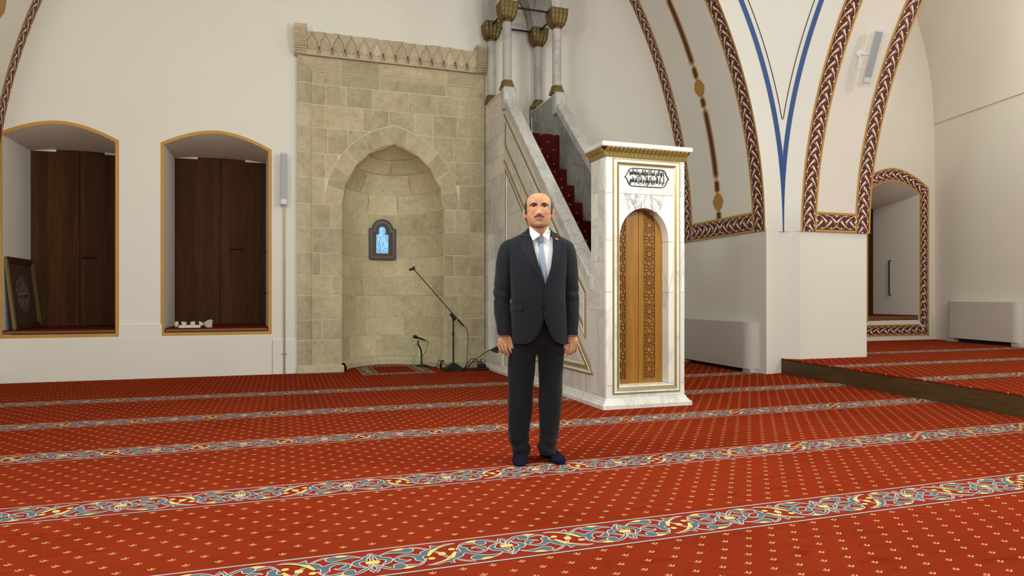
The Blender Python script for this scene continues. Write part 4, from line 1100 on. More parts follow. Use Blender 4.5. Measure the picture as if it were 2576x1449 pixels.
# ------------------------------------------------------------------ inscription
FORMS = dict(zip('اآأئبةتثجحخدذرزسشصضطظعغفقكلمنهوىي', (0xFE8D, 0xFE81, 0xFE83, 0xFE89, 0xFE8F, 0xFE93, 0xFE95, 0xFE99, 0xFE9D, 0xFEA1, 0xFEA5, 0xFEA9, 0xFEAB, 0xFEAD, 0xFEAF, 0xFEB1, 0xFEB5, 0xFEB9, 0xFEBD, 0xFEC1, 0xFEC5, 0xFEC9, 0xFECD, 0xFED1, 0xFED5, 0xFED9, 0xFEDD, 0xFEE1, 0xFEE5, 0xFEE9, 0xFEED, 0xFEEF, 0xFEF1)))
RIGHT = 'اآأةدذرزوى'
def shape(t):
    out = ''; i = 0; prev = False
    while i < len(t):
        ch = t[i]
        if ch not in FORMS: out += ch; prev = False; i += 1; continue
        if ch == 'ل' and i+1 < len(t) and t[i+1] == 'ا':
            out += chr(0xFEFB+(1 if prev else 0)); prev = False; i += 2; continue
        nxt = i+1 < len(t) and t[i+1] in FORMS and ch not in RIGHT
        out += chr(FORMS[ch]+(0, 1, 2, 3)[(1 if prev else 0)+(2 if nxt else 0)]); prev = nxt; i += 1
    return out[::-1]
def text_mesh(body, bold=0.):
    cu = bpy.data.curves.new('lettering', 'FONT'); cu.body = body; cu.size = 1; cu.offset = bold; cu.extrude = .02; cu.resolution_u = 3
    o = bpy.data.objects.new('lettering', cu); COL.objects.link(o)
    dg = bpy.context.evaluated_depsgraph_get(); me = bpy.data.meshes.new_from_object(o.evaluated_get(dg))
    bpy.data.objects.remove(o); bpy.data.curves.remove(cu)
    return [tuple(v.co) for v in me.vertices], [tuple(p.vertices) for p in me.polygons]
def put_text(mb, body, x0, x1, z0, z1, y, bold=0.):
    v, f = text_mesh(shape(body), bold)
    if not v: return
    a0, a1 = min(p[0] for p in v), max(p[0] for p in v); b0, b1 = min(p[1] for p in v), max(p[1] for p in v); k = len(mb.v)
    mb.v += [(lerp(x0, x1, (p[0]-a0)/(a1-a0)), y-p[2]*.1, lerp(z0, z1, (p[1]-b0)/(b1-b0))) for p in v]
    mb.f += [tuple(k+i for i in q) for q in f]; mb.m += [0]*len(f)
IX0, IX1, IZ0, IZ1 = 3.125, 3.622, 2.148, 2.328
pc = MB(); im = (IX0+IX1)/2; iz = (IZ0+IZ1)/2
lo_ = [(IX0, iz), (IX0+.020, iz+.016), (IX0+.032, iz+.040), (IX0+.042, iz+.064), (IX0+.058, IZ1-.010), (IX0+.085, IZ1), (IX1-.085, IZ1), (IX1-.058, IZ1-.010), (IX1-.042, iz+.064), (IX1-.032, iz+.040), (IX1-.020, iz+.016), (IX1, iz)]
lo_ = lo_+[(a, 2*iz-b) for a, b in lo_[-2:0:-1]]
pc.prism(lo_, lambda u, v: (u, PY0-.012, v), lambda u, v: (u, PY0, v), 0, [inset(lo_, .0058)])
YT = PY0-.003
put_text(pc, 'يا ايها الذين امنوا اذا نودي', IX0+.222, IX1-.058, iz-.004, IZ1-.010, YT, .03)
put_text(pc, 'للصلاة من يوم الجمعة فاسعوا', IX0+.058, IX0+.232, iz-.006, IZ1-.010, YT-.001, .03)
put_text(pc, 'الى ذكر الله وذروا البيع', IX0+.248, IX1-.056, IZ0+.010, iz+.012, YT, .03)
put_text(pc, 'ذلكم خير لكم ان كنتم تعلمون', IX0+.056, IX0+.262, IZ0+.010, iz+.010, YT-.001, .03)
part('inscription', pc, M_BLK, minb, norm=False, merge=False, label='black Arabic inscription in a pointed cartouche')
# ------------------------------------------------------------------ column speakers
spk = thing('column_speaker', 'slim grey column loudspeaker upright on the wall beside the mihrab', 'speaker', (.014, WY, 2.34), 'column loudspeakers')
mb = MB(); mb.box(-.034, .060, 9.80, 9.885, 2.342, 3.066, 0, .012); part('housing', mb, M_SPK, spk)
mb = MB(); mb.box(-.024, .052, 9.793, 9.802, 2.43, 3.04, 0, .003); part('grille', mb, M_GRIL, spk)
def disc(cx, z, y, r0, r1, ax=(1, 0, 0)):
    m = MB(); m.grid([[(cx+r*math.cos(2*PI*i/20), yy, z+r*math.sin(2*PI*i/20)) for i in range(20)] for r, yy in ((r1, y), (r1, y-.006), (r0, y-.006), (r0, y-.001))], cv=True); return m
part('badge_ring', disc(.014, 2.385, 9.80, .008, .017), M_WHITE, spk)
mb = MB(); mb.box(-.01, .036, 9.88, 9.965, 2.86, 2.90); mb.box(-.01, .036, 9.88, 9.965, 2.50, 2.54); part('wall_bracket', mb, M_SPK, spk)
pipe = thing('cable_pipe', 'thin brass cable pipe running from speaker down to carpet', 'pipe', (.020, 9.93, 0))
mb = MB(); mb.tube([(.020, 9.925, .0), (.020, 9.925, 2.335)], .0105, 10); part('pipe', mb, M_BRASS, pipe, sm=True)
mb = MB(); mb.tube([(-.014, 9.92, .285), (.054, 9.92, .285)], .006, 8); mb.tube([(.020, 9.925, .272), (.020, 9.925, .298)], .015, 10); part('pipe_clip', mb, M_BRASS, pipe, sm=True)
# tilted speaker under the side arch
sA = 5.8*math.asin(2.03/5.8); sB = 5.8*math.asin(2.66/5.8)
A = Vector(RP(sA, .63, .16)); Bv = Vector(RP(sB, .60, .14)); ax = (Bv-A).normalized(); L = (Bv-A).length
sd = Vector((1, 0, 0)); fr_ = ax.cross(sd).normalized()          # frame: sd across, fr_ away from the soffit
if fr_.y > 0: fr_ = -fr_
rot = Matrix.Rotation(math.radians(-38), 3, ax); sd2 = rot @ sd; fr2 = rot @ fr_
def frm(mb, k=0): mb.xf(Matrix(((sd2.x, -fr2.x, ax.x, A.x), (sd2.y, -fr2.y, ax.y, A.y), (sd2.z, -fr2.z, ax.z, A.z), (0, 0, 0, 1))), k)
sp2 = thing('column_speaker', 'slim grey column loudspeaker tilted on a bracket under the side arch', 'speaker', tuple(A), 'column loudspeakers')
mb = MB(); mb.box(-.05, .05, -.05, .05, 0, L, 0, .012); frm(mb); part('housing', mb, M_SPK, sp2)
mb = MB(); mb.box(-.04, .04, -.057, -.048, .09, L-.02, 0, .003); frm(mb); part('grille', mb, M_GRIL, sp2)
mb = disc(0, .045, -.05, .008, .017); frm(mb); part('badge_ring', mb, M_WHITE, sp2)
mid = A+ax*L*.55; wallp = Vector(RP((sA+sB)/2+.03, .52, 0.0))
mb = MB(); mb.tube([tuple(mid), tuple(lerp(mid, wallp, .6)), tuple(wallp)], .014, 8); mb.sphere(tuple(wallp), (.04, .02, .05)); part('swivel_bracket', mb, M_WHITE, sp2, sm=True)
mb = MB(); mb.tube([tuple(q) for q in (wallp, wallp+Vector((-.03, -.04, -.10)), wallp+Vector((-.03, -.05, -.2)), A+ax*L*.25)], .008, 6); part('speaker_cable', mb, M_WHITE, sp2, sm=True)
# ------------------------------------------------------------------ fan coil heaters
def heater(label, base, u, n, length, h0, h1, depth, foot):
    """base: floor corner on the wall line; u along the wall, n out of the wall"""
    base = Vector(base); u = Vector((u[0], u[1], 0)).normalized(); n = Vector((n[0], n[1], 0)).normalized()
    root = thing('wall_heater', label, 'heater', tuple(base+u*length/2), 'grey casing heaters')
    W_ = lambda a, d, z: tuple(base+u*a+n*d+Vector((0, 0, z)))
    r = .15
    plan = []
    for i in range(7): t = PI/2*i/6; plan.append((r-r*math.cos(t) if 0 else r*(1-math.sin(PI/2-t)), depth*math.sin(t)))
    def cap(a0, sgn):
        pl = [(a0+sgn*r, 0)]+[(a0+sgn*(r-r*math.cos(PI/2*i/8)) if 0 else a0+sgn*(r-r*math.cos(PI/2*(8-i)/8+0) ), depth*math.sin(PI/2*(8-i)/8+0)) for i in range(0)]
        pts = [(a0, 0)]+[(a0+sgn*r*(1-math.cos(PI/2*i/8)), depth*math.sin(PI/2*i/8)) for i in range(9)]+[(a0+sgn*r, 0)]
        m = MB(); m.prism(pts, lambda p, q: W_(p, q, h1), lambda p, q: W_(p, q, h0)); return m
    mb = MB(); mb.prism([(r+.002, 0), (length-r-.002, 0), (length-r-.002, depth), (r+.002, depth)], lambda p, q: W_(p, q, h1), lambda p, q: W_(p, q, h0)); part('front_casing', mb, M_RADI, root)
    part('end_cap', cap(0, 1), M_RADI, root, sm=30); part('end_cap', cap(length, -1), M_RADI, root, sm=30)
    for a in (.03, length-r-.06):
        mb = MB(); mb.prism([(a, .02), (a+r+.03, .02), (a+r+.03, depth-.03), (a, depth-.03)], lambda p, q: W_(p, q, h0), lambda p, q: W_(p, q, foot)); part('foot', mb, M_RADF, root)
    mb = MB(); mb.prism([(r+.1, .01), (length-r-.1, .01), (length-r-.1, depth*.4), (r+.1, depth*.4)], lambda p, q: W_(p, q, h0), lambda p, q: W_(p, q, foot)); part('underside_shade', mb, M_DARK, root)  # near-black block, the shade under the casing put into its colour
    return root
hd = Vector((6.5-6.395, 10.05-7.775)).normalized()
heater('grey casing heater low on the pier wall behind the minbar', (6.401+.0, 7.93, 0), (hd.x, hd.y), (-hd.y, hd.x), 1.95, .055, .715, .175, .001)
q0 = Vector((12.82, 10.5))+wd*.55
heater('grey casing heater on the raised aisle against the side wall', (q0.x-.004, q0.y, 0), (wd.x, wd.y), (wd.y, -wd.x), 1.78, .275, .985, .20, PLZ+.001)
# ------------------------------------------------------------------ framed calligraphy leaning in the recess
fb = Vector((-3.185, 10.03, .66)); FYL = .98; FH = .93
lean = Vector((-.105, 0, FH)).normalized(); along = Vector((0, 1, 0)); nn_ = along.cross(lean).normalized()
fp = lambda a, b, h=0.: tuple(fb+along*a+lean*b+nn_*h)
pic = thing('framed_calligraphy', 'dark framed silver calligraphy roundel leaning inside the wall recess', 'picture', tuple(fb))
rect = [(0, 0), (FYL, 0), (FYL, FH), (0, FH)]
def pframe(side, mat, nm, lab=None):
    mb = MB(); w_ = .085
    O_, I_ = rect, inset(rect, w_); i = side; j = (side+1) % 4
    prof = [(0, -.02), (0, .012), (.15, .02), (.3, .012), (.45, .018), (.6, .008), (.75, .012), (1, .001), (1, -.02)]
    rows = []
    for t, h in prof:
        a = (lerp(O_[i][0], I_[i][0], t), lerp(O_[i][1], I_[i][1], t)); b = (lerp(O_[j][0], I_[j][0], t), lerp(O_[j][1], I_[j][1], t))
        rows.append([fp(a[0], a[1], h), fp(b[0], b[1], h)])
    mb.grid(rows); part(nm, mb, mat, pic, label=lab)
pframe(0, M_FRAMEW, 'frame_rail'); pframe(2, M_FRAMEW, 'frame_rail')
pframe(1, M_BRONZE, 'frame_stile', 'ribbed gilt frame side'); pframe(3, M_BRONZE, 'frame_stile', 'ribbed gilt frame side')
mb = MB(); mb.poly(inset(rect, .075), lambda u, v: fp(u, v, -.004)); mb.poly(rect, lambda u, v: fp(u, v, -.018)); part('backing_board', mb, plain('brown velvet board', C(62, 36, 24), .85, var=8), pic)
M_SILV = plain('silver thread', C(150, 134, 122), .45, .3)
mb = MB(); rr = random.Random(11); cc = (FYL*.47, FH*.50); RR = .235
def pst(path, wid): q = smooth(path, 4); mb.strip(q, [wid*(.55+.6*math.sin(PI*i/(len(q)-1))) for i in range(len(q))], lambda u, v: fp(u, v, .0005), 0)
pst([(cc[0]-RR*.98, cc[1]-.012), (cc[0], cc[1]-.004), (cc[0]+RR*.95, cc[1]+.002)], .022)
for k in range(150):
    r = RR*math.sqrt(rr.random())*.98; a = rr.uniform(0, 2*PI); x = cc[0]+r*math.cos(a); y = cc[1]+r*math.sin(a)
    if abs(y-cc[1]) < .018: continue
    typ = k % 3; s = .05
    if typ == 0: p = [(x, y-s), (x+.006, y), (x-.002, y+s)]
    elif typ == 1: p = [(x-s*.6, y+.02), (x-s*.3, y-.018), (x+s*.2, y-.014), (x+s*.5, y+.022)]
    else: p = [(x-.02, y-.03), (x+.016, y-.012), (x+.012, y+.02), (x-.012, y+.018), (x-.008, y-.004), (x+.03, y-.01)]
    p = [(cc[0]+(u-cc[0])*min(1, RR/max(1e-6, math.hypot(u-cc[0], v-cc[1]))), cc[1]+(v-cc[1])*min(1, RR/max(1e-6, math.hypot(u-cc[0], v-cc[1])))) for u, v in p]
    pst(p, .0075)
part('calligraphy_roundel', mb, M_SILV, pic, norm=False, label='silver round calligraphy')
# ------------------------------------------------------------------ rolled cloth on the sill
roll = thing('rolled_cloth', 'rolled black and cream patterned cloth with knotted fringe on the sill', 'cloth', (-1.2, 10.13, .66))
def rollmat():
    m = NT('patterned cloth'); p = m.pos(); x = m.n('ShaderNodeSeparateXYZ', i0=p)
    nz = m.noise(p, 24, 3)
    st = m.math('FRACT', m.math('MULTIPLY', m.math('ADD', x, m.math('MULTIPLY', nz, .06)), 9.5))
    f = m.math('GREATER_THAN', st, .55)
    return m.out(m.mix(f, C(206, 198, 168), C(24, 26, 24)), .9, bump=m.noise(p, 120, 2), bs=.3)
mb = MB(); cx_ = (-1.385, -1.03); n = 26; rows = []
for i in range(n+1):
    t = i/n; x = lerp(cx_[0], cx_[1], t); r = .041*(1+.12*math.sin(t*11)+.05*math.sin(t*31)) * (1 if t < .9 else lerp(1, .5, (t-.9)/.1)) * (.75 if i == 0 else 1)
    rows.append([(x, 10.13+r*math.cos(2*PI*j/18)*(1+.1*math.sin(3*j)), .661+.041+r*math.sin(2*PI*j/18)*(.95)) for j in range(18)])
mb.grid(rows, cv=True); mb.face(rows[0]); mb.face(rows[-1]); part('roll', mb, rollmat(), roll, sm=50)
mb = MB(); rows = []
for i in range(12):
    t = i/11; rows.append([(-1.33+.27*t, 10.09-.004*math.sin(9*t)-.012*k, .660+.036-.011*k*k*.3-.004*k) for k in range(4)])
mb.grid(rows); part('loose_flap', mb, plain('cream cloth', C(206, 200, 172), .9), roll, sm=60)
mb = MB(); rr = random.Random(5)
for k in range(9):
    a = -1.2+k*.3; ex = .085+.03*rr.random(); p0 = Vector((-1.035, 10.13, .702))
    pts = [p0, p0+Vector((.03, -.01*k*.2, .02*math.sin(a))), p0+Vector((ex*.8, -.02+.008*k*.5, .052*math.sin(a))), p0+Vector((ex, -.03+.01*k*.5, max(-.034, .045*math.sin(a)-.012)))]
    mb.tube([tuple(q) for q in smooth([tuple(q) for q in pts], 4)], [.006+.012*min(1, i/6) for i in range(13)], 6)
part('fringe_knot', mb, plain('cream fringe', C(186, 180, 160), .95, bsc=90, bs=.4), roll, sm=60)
# ------------------------------------------------------------------ microphone stands
st = thing('boom_stand', 'black boom microphone stand with empty clip before the mihrab', 'microphone stand', (2.388, 9.74, 0), 'microphone stands')
bx, by = 2.388, 9.74
mb = MB(); rows = [[(bx+h*a, by+h*b*.8, z) for a, b in ((-1, -1), (1, -1), (1, 1), (-1, 1))] for h, z in ((.135, .004), (.135, .02), (.05, .085), (.025, .1))]
mb.grid(rows, cv=True); mb.face(rows[0]); mb.face(rows[-1]); part('base', mb, M_STEEL, st)
mb = MB(); mb.tube([(bx, by, .09), (bx, by, .74)], .0125, 12); mb.tube([(bx, by, .50), (bx, by, .56)], .016, 12); part('pole', mb, M_STEEL, st, sm=True)
k0 = Vector((bx, by, .775)); e0 = Vector(ONY(1040, 676, by)); e1 = Vector(ONY(1166, 820, by))
dr = (e0-e1).normalized()
mb = MB(); mb.tube([(bx, by, .73), (bx, by, .79)], .02, 12); mb.tube([tuple(k0-dr*.05), tuple(k0+dr*.07)], .02, 10); mb.tube([(bx, by-.05, .77), (bx, by+.04, .77)], .014, 10); mb.sphere((bx, by-.055, .77), .02); part('clutch', mb, M_BLK, st, sm=True)
mb = MB(); mb.tube([tuple(e1), tuple(e1+dr*.13)], .013, 10); mb.tube([tuple(e1+dr*.1), tuple(e0)], .0065, 8); part('boom', mb, M_BLK, st, sm=True)
mb = MB(); mb.sphere(tuple(e0), .022); mb.tube([tuple(e0+Vector((-.045, 0, -.012))), tuple(e0+Vector((-.005, 0, .004))), tuple(e0+Vector((.012, 0, .03)))], .017, 8); mb.sphere(tuple(e0+Vector((-.045, 0, -.014))), .02); part('mic_clip', mb, M_BLK, st, sm=True)
ms = thing('desk_microphone', 'black gooseneck microphone on a small round base inside the niche', 'microphone stand', (2.03, 10.36, 0), 'microphone stands')
gx, gy = 2.03, 10.36
mb = MB(); mb.lathe([(.0, .004), (.098, .004), (.098, .016), (.085, .024), (.02, .028), (.014, .05), (0, .05)], (gx, gy, 0), 24); part('base', mb, M_BLK, ms, sm=30)
T0 = Vector(ONY(1052, 855, gy)); nk = smooth([(gx, gy, .04), (gx+.004, gy, .15), (gx-.005, gy, .26), (gx-.05, gy, .35), tuple(T0+Vector((.01, 0, -.01)))], 6)
mb = MB(); mb.tube(nk, .0125, 8); part('gooseneck', mb, M_BLK, ms, sm=True)
m0 = Vector(ONY(1041, 846, gy)); m1 = Vector(ONY(1069, 856, gy)); d_ = (m1-m0).normalized()
mb = MB(); mb.tube([tuple(m0-d_*.012), tuple(m0-d_*.004), tuple(m0+d_*.02), tuple(m0+d_*.045), tuple(m0+d_*.06)], [.008, .021, .027, .026, .018], 12); part('mic_head', mb, plain('mic mesh', C(30, 30, 32), .5, .4, 300, .5), ms, sm=True)
mb = MB(); mb.tube([tuple(m0+d_*.055), tuple(m1-d_*.02), tuple(m1+d_*.01)], [.018, .012, .008], 10); part('mic_body', mb, M_BLK, ms, sm=True)
mb = MB(); mb.tube(smooth([tuple(m1), tuple(m1+Vector((.05, -.005, -.02))), (gx+.085, gy-.01, .30), (gx+.06, gy-.01, .22), (gx+.012, gy-.014, .15), (gx+.006, gy-.016, .06), (gx+.05, gy-.03, .03), (gx+.13, gy-.16, .008), (gx+.2, gy-.3, .008)], 6), .0045, 6); part('mic_cable', mb, M_CABLE, ms, sm=True)
# cables and electrical boxes by the minbar foot
def cable(pts, r, label):
    mb = MB(); mb.tube(smooth(pts, 7), r, 6); return part('cable', mb, M_CABLE, None, sm=True, label=label, cat='cable', group='black cables by the mihrab')
pe = tuple(e1)
cable([pe, (pe[0]+.05, by, pe[2]-.05), (pe[0]+.065, by-.01, .40), (pe[0]+.05, by-.02, .2), (pe[0]+.03, by-.04, .07), (pe[0]-.06, by-.09, .01), (bx-.10, by-.17, .008), (bx-.22, by-.13, .008), (bx-.05, by-.20, .008)], .005, 'thin cable dropping from the boom end down to carpet')
def coil(cx, cy, r, n, z=.008, ph=0., sq=.55):
    out = []
    for i in range(n*10+1):
        a = ph+2*PI*i/10; k = 1+.22*math.sin(i*1.7); out.append((cx+r*k*math.cos(a), cy+r*sq*k*math.sin(a), z+.004*(i % 5)))
    return out
def gcable(pts, r, label, n=3):
    mb = MB(); mb.tube(smooth(pts, n), r, 5); return part('cable', mb, M_CABLE, None, sm=True, label=label, cat='cable', group='black cables by the mihrab')
gcable(coil(bx-.02, by-.17, .15, 3), .006, 'black cable coiled loosely at the boom stand foot')
gcable(coil(2.66, 9.66, .10, 3, ph=1.), .006, 'black cable heaped beside the power adapter')
cable([(2.60, 9.68, .012), (2.66, 9.72, .10), (2.78, 9.76, .17), (2.90, 9.72, .26), (2.93, 9.55, .30)], .006, 'black cable arching up to the device on the minbar ledge')
cable([(2.57, 9.70, .012), (2.60, 9.74, .09), (2.70, 9.78, .15), (2.78, 9.73, .10), (2.74, 9.68, .012), (2.6, 9.66, .01)], .006, 'black cable looping up in an upright ring above the carpet')
cable([(bx+.10, by-.10, .012), (bx+.2, by-.05, .05), (2.70, 9.79, .10), (2.83, 9.75, .10), (2.85, 9.68, .05)], .006, 'black cable stretched from the boom stand to the adapter')
cable([(2.15, 9.95, .01), (2.17, 9.86, .06), (2.20, 9.82, .14), (2.28, 9.78, .08), (2.35, 9.68, .012)], .005, 'black cable kinked upward beside the niche edge')
ad = thing('power_adapter', 'black power adapter brick on the carpet beside the minbar plinth', 'adapter', (2.80, 9.62, 0))
mb = MB(); mb.box(2.735, 2.845, 9.56, 9.70, .035, .085, 0, .01); part('brick', mb, M_BLK, ad)
mb = MB(); mb.box(2.67, 2.865, 9.50, 9.555, .003, .035, 0, .008); mb.box(2.74, 2.84, 9.55, 9.68, .003, .036, 0, .005); part('power_strip', mb, M_BLK, ad)
mb = MB(); mb.tube([(2.79, 9.66, .08), (2.795, 9.66, .12), (2.785, 9.68, .15)], .012, 8); part('plug', mb, M_BLK, ad, sm=True)
dv = thing('audio_mixer', 'small black audio device on the ledge of the minbar niche', 'mixer', (2.965, 9.40, .266))
mb = MB(); rows = [[(2.925, y, .268), (2.925, y, .30+.06*t), (3.0, y, .33+.05*t), (3.0, y, .268)] for y, t in ((9.28, 1), (9.56, .2))]
mb.grid(rows, cv=True); mb.face(rows[0]); mb.face(rows[1]); part('case', mb, M_BLK, dv)
for i in range(5):
    mb = MB(); mb.lathe([(.008, 0), (.008, .014), (0, .014)], (2.955, 9.33+.05*i, .364-.012*i), 10); part('knob', mb, M_STEEL, dv)
# ------------------------------------------------------------------ standing person
K = 389.7; PO = Vector(FL(1352, 1163))
PM = Matrix(((CS, SN, 0, PO.x), (-SN, CS, 0, PO.y), (0, 0, 1, .0035), (0, 0, 0, 1)))
person = thing('person', 'person in dark navy suit with patterned blue tie standing in socks', 'person', tuple(PO))
def LX(px): return (px-1352)/K
def LZ(py): return (1165-py)/K
def pp(name, mb, mat, parent=None, **kw):
    mb.xf(PM); return part(name, mb, mat, parent or person, **kw)
ZC = LZ(575); HXC = .008
HT = [(0, .018, .070, .000), (.004, .038, .083, .012), (.016, .055, .091, .030), (.035, .067, .094, .050), (.055, .0745, .095, .066), (.080, .0785, .095, .082), (.105, .0805, .093, .094), (.130, .081, .092, .102), (.155, .081, .091, .104), (.178, .077, .084, .100), (.198, .067, .071, .086), (.213, .052, .054, .066), (.222, .034, .035, .043), (.2265, .016, .017, .020), (.228, .001, .001, .001)]
HT = smooth(HT, 3)
def gauss(x, m, s): return math.exp(-((x-m)/s)**2)
def face_d(x, h):
    ax = abs(x); d = 0.
    # nose: bridge widening to the tip
    if .070 < h < .140:
        t = (.138-h)/.052; t = min(max(t, 0), 1)
        amp = .003+.021*t**1.25
        if h < .086: amp *= max(0, 1-((.086-h)/.013)**2)
        d += amp*math.exp(-(ax/(.0085+.006*t))**2)
    d += .007*gauss(h, .082, .007)*gauss(ax, .013, .006)
    d += .0045*gauss(h, .148, .007)*gauss(ax, .030, .018)
    d -= .0095*gauss(h, .132, .0085)*gauss(ax, .032, .0145)
    d += .0035*gauss(h, .133, .0045)*gauss(ax, .032, .010)
    d += .004*gauss(h, .098, .018)*gauss(ax, .046, .016)
    d += .0055*gauss(h, .066, .009)*gauss(ax, 0, .026)
    d += .0042*gauss(h, .0575, .0032)*gauss(ax, 0, .019)
    d += .0048*gauss(h, .0480, .0040)*gauss(ax, 0, .017)
    d -= .0030*gauss(h, .0528, .0022)*gauss(ax, 0, .024)
    d -= .0035*gauss(h, .037, .006)*gauss(ax, 0, .022)
    d += .0055*gauss(h, .016, .012)*gauss(ax, 0, .022)
    d -= .0025*gauss(h, .078, .022)*gauss(ax, .034+.0*h, .006)
    return d
def head_pt(ph, row, off=0.):
    h, w_, f_, b_ = row; s, c = math.sin(ph), math.cos(ph)
    x = (w_+off)*(abs(s)**.88)*(1 if s >= 0 else -1)
    y = -(f_+off)*abs(c)**.88 if c >= 0 else (b_+off)*abs(c)**.95
    if c > 0: y -= face_d(x, h)*min(1, c*2.2)
    return (HXC+x, y, ZC+h)
NA = 96
body = MB()
body.grid([[head_pt(2*PI*j/NA, r) for j in range(NA)] for r in HT], cv=True); body.face([head_pt(2*PI*j/NA, HT[0]) for j in range(NA)]); body.face([head_pt(2*PI*j/NA, HT[-1]) for j in range(NA)])
for s in (-1, 1):       # ears
    k = len(body.v); body.sphere((0, 0, 0), (.010, .019, .031), 14, 10)
    body.xf(Matrix.Translation((HXC+s*.087, .012, ZC+.092)) @ Matrix.Rotation(s*.22, 4, 'Y') @ Matrix.Rotation(-s*.35, 4, 'Z'), k)
    body.tube([(HXC+s*.086, .0, ZC+.112), (HXC+s*.095, .014, ZC+.12), (HXC+s*.098, .026, ZC+.105), (HXC+s*.095, .022, ZC+.08), (HXC+s*.086, .008, ZC+.064)], .006, 8)
body.tube([(HXC, .012, ZC+.06), (HXC, .014, ZC+.0), (HXC*.8, .02, ZC-.05), (0, .022, ZC-.11)], [(.060, .064), (.063, .064), (.066, .066), (.09, .075)], 24)
body.tube([(0, .01, z) for z in (1.42, 1.38, 1.2, 1.05, .95, .84, .78)], [(.10, .07), (.14, .085), (.150, .10), (.150, .105), (.14, .09), (.12, .08), (.10, .06)], 28)
SLV = {-1: [(-.150, .012, 1.452), (-.166, .012, 1.443), (-.180, .012, 1.418), (-.191, .012, 1.375), (-.201, .010, 1.32), (-.208, .008, 1.25), (-.222, .004, 1.15), (-.229, -.002, 1.06), (-.226, -.016, .96), (-.217, -.026, .88), (-.212, -.030, .828)],
       1: [(.150, .012, 1.452), (.164, .012, 1.443), (.177, .012, 1.418), (.187, .012, 1.375), (.196, .010, 1.32), (.203, .008, 1.25), (.213, .004, 1.15), (.219, -.002, 1.06), (.222, -.016, .96), (.219, -.026, .88), (.219, -.030, .828)]}
SR = {-1: [.010, .042, .057, .063, .065, .064, .060, .0545, .052, .048, .046], 1: [.010, .042, .056, .061, .062, .060, .054, .050, .047, .043, .041]}
for s in (-1, 1):
    a = SLV[s]; body.tube([(a[2][0]*.9, .012, 1.39), a[5], a[-4], a[-2], (a[-1][0], a[-1][1], .85), (a[-1][0], a[-1][1], .80)], [.03, .035, .034, .031, .027, .029], 16)
    x = a[-1][0]; q = .95 if s > 0 else 1.05
    P3 = lambda dx, dy, z: (x-s*dx*q, -.030+dy, z)       # dx positive toward the thigh
    # palm (back of the hand to the camera), four fingers, thumb at the inner side
    body.tube([P3(0, 0, .835), P3(-.002, -.004, .81), P3(-.006, -.010, .785), P3(-.006, -.012, .765), P3(-.004, -.010, .752)], [(.024, .022), (.032, .020), (.038, .018), (.038, .016), (.034, .012)], 18)
    fy = [(-.036, .706, .0070), (-.0165, .692, .0080), (.0040, .686, .0084), (.0245, .694, .0082)]
    for i, (dx, zt, r) in enumerate(fy):
        lift = .010*i; yo = (.010, .0, -.004, .002)[i]
        body.tube(smooth([P3(dx, -.012+yo*.5, .775), P3(dx*1.06+.002, -.021+yo, .752), P3(dx*1.02+.008, -.024+yo, .728), P3(dx*.98+.018, -.016+yo, zt+.010+lift*.3), P3(dx*.95+.026, -.003+yo, zt+.004+lift*.4)], 3), [r*(1.18 if j < 4 else 1.0 if j < 9 else .86) for j in range(13)], 10)
    body.tube(smooth([P3(.014, .000, .822), P3(.030, -.010, .800), P3(.042, -.020, .775), P3(.046, -.024, .750), P3(.048, -.024, .735)], 3), [.016, .0155, .015, .0135, .0125, .012, .0118, .0115, .011, .0105, .010, .009, .007], 10)
LEG = {-1: [(LX(1314), .02, .78), (LX(1313), .015, .70), (LX(1310), .005, .50), (LX(1307), .0, .30), (LX(1306), .015, .15), (LX(1311), .03, .05)],
       1: [(LX(1390), .02, .78), (LX(1387), .015, .70), (LX(1385), .005, .50), (LX(1383), .0, .30), (LX(1380), .012, .15), (LX(1377), .03, .05)]}
for s in (-1, 1): body.tube(LEG[s], [.072, .07, .055, .045, .035, .032], 16)
skin = NT('skin'); p_ = skin.pos(); cs = C(206, 158, 126)
blo = skin.noise(p_, 28, 4, .6); c1 = skin.mix(skin.ramp(blo, [(.35, (0, 0, 0)), (.7, (1, 1, 1))]), C(176, 124, 90), C(196, 148, 110))
lp = Vector(PM @ Vector((HXC, -.10, ZC+.053)))
def blob(c, r):
    d = skin.n('ShaderNodeVectorMath', operation='DISTANCE', out=1, i0=p_, i1=tuple(c)); return skin.ramp(skin.math('DIVIDE', d, r), [(.45, (1, 1, 1)), (1, (0, 0, 0))])
for dx in (-.012, 0, .012):
    c1 = skin.mix(skin.math('MULTIPLY', blob(PM @ Vector((HXC+dx, -.103, ZC+.0515)), .012), .55), c1, C(168, 92, 84))
for dx in (-.045, .045): c1 = skin.mix(skin.math('MULTIPLY', blob(PM @ Vector((HXC+dx, -.085, ZC+.09)), .03), .25), c1, C(198, 120, 96))
c1 = skin.mix(skin.math('MULTIPLY', blob(PM @ Vector((HXC, -.08, ZC+.022)), .05), .30), c1, C(140, 112, 96))
M_SKIN = skin.out(c1, .58, bump=skin.noise(p_, 160, 3), bs=.05, bd=.003, spec=.22); skin.b.inputs['Subsurface Weight'].default_value = .08; skin.b.inputs['Subsurface Radius'].default_value = (.01, .004, .002)
bo = pp('body', body, M_SKIN, sm='all', label='head, neck and hands with light tan skin')
rm = bo.modifiers.new('remesh', 'REMESH'); rm.mode = 'VOXEL'; rm.voxel_size = .0028; rm.use_smooth_shade = True
sm_ = bo.modifiers.new('smooth', 'SMOOTH'); sm_.factor = .4; sm_.iterations = 2
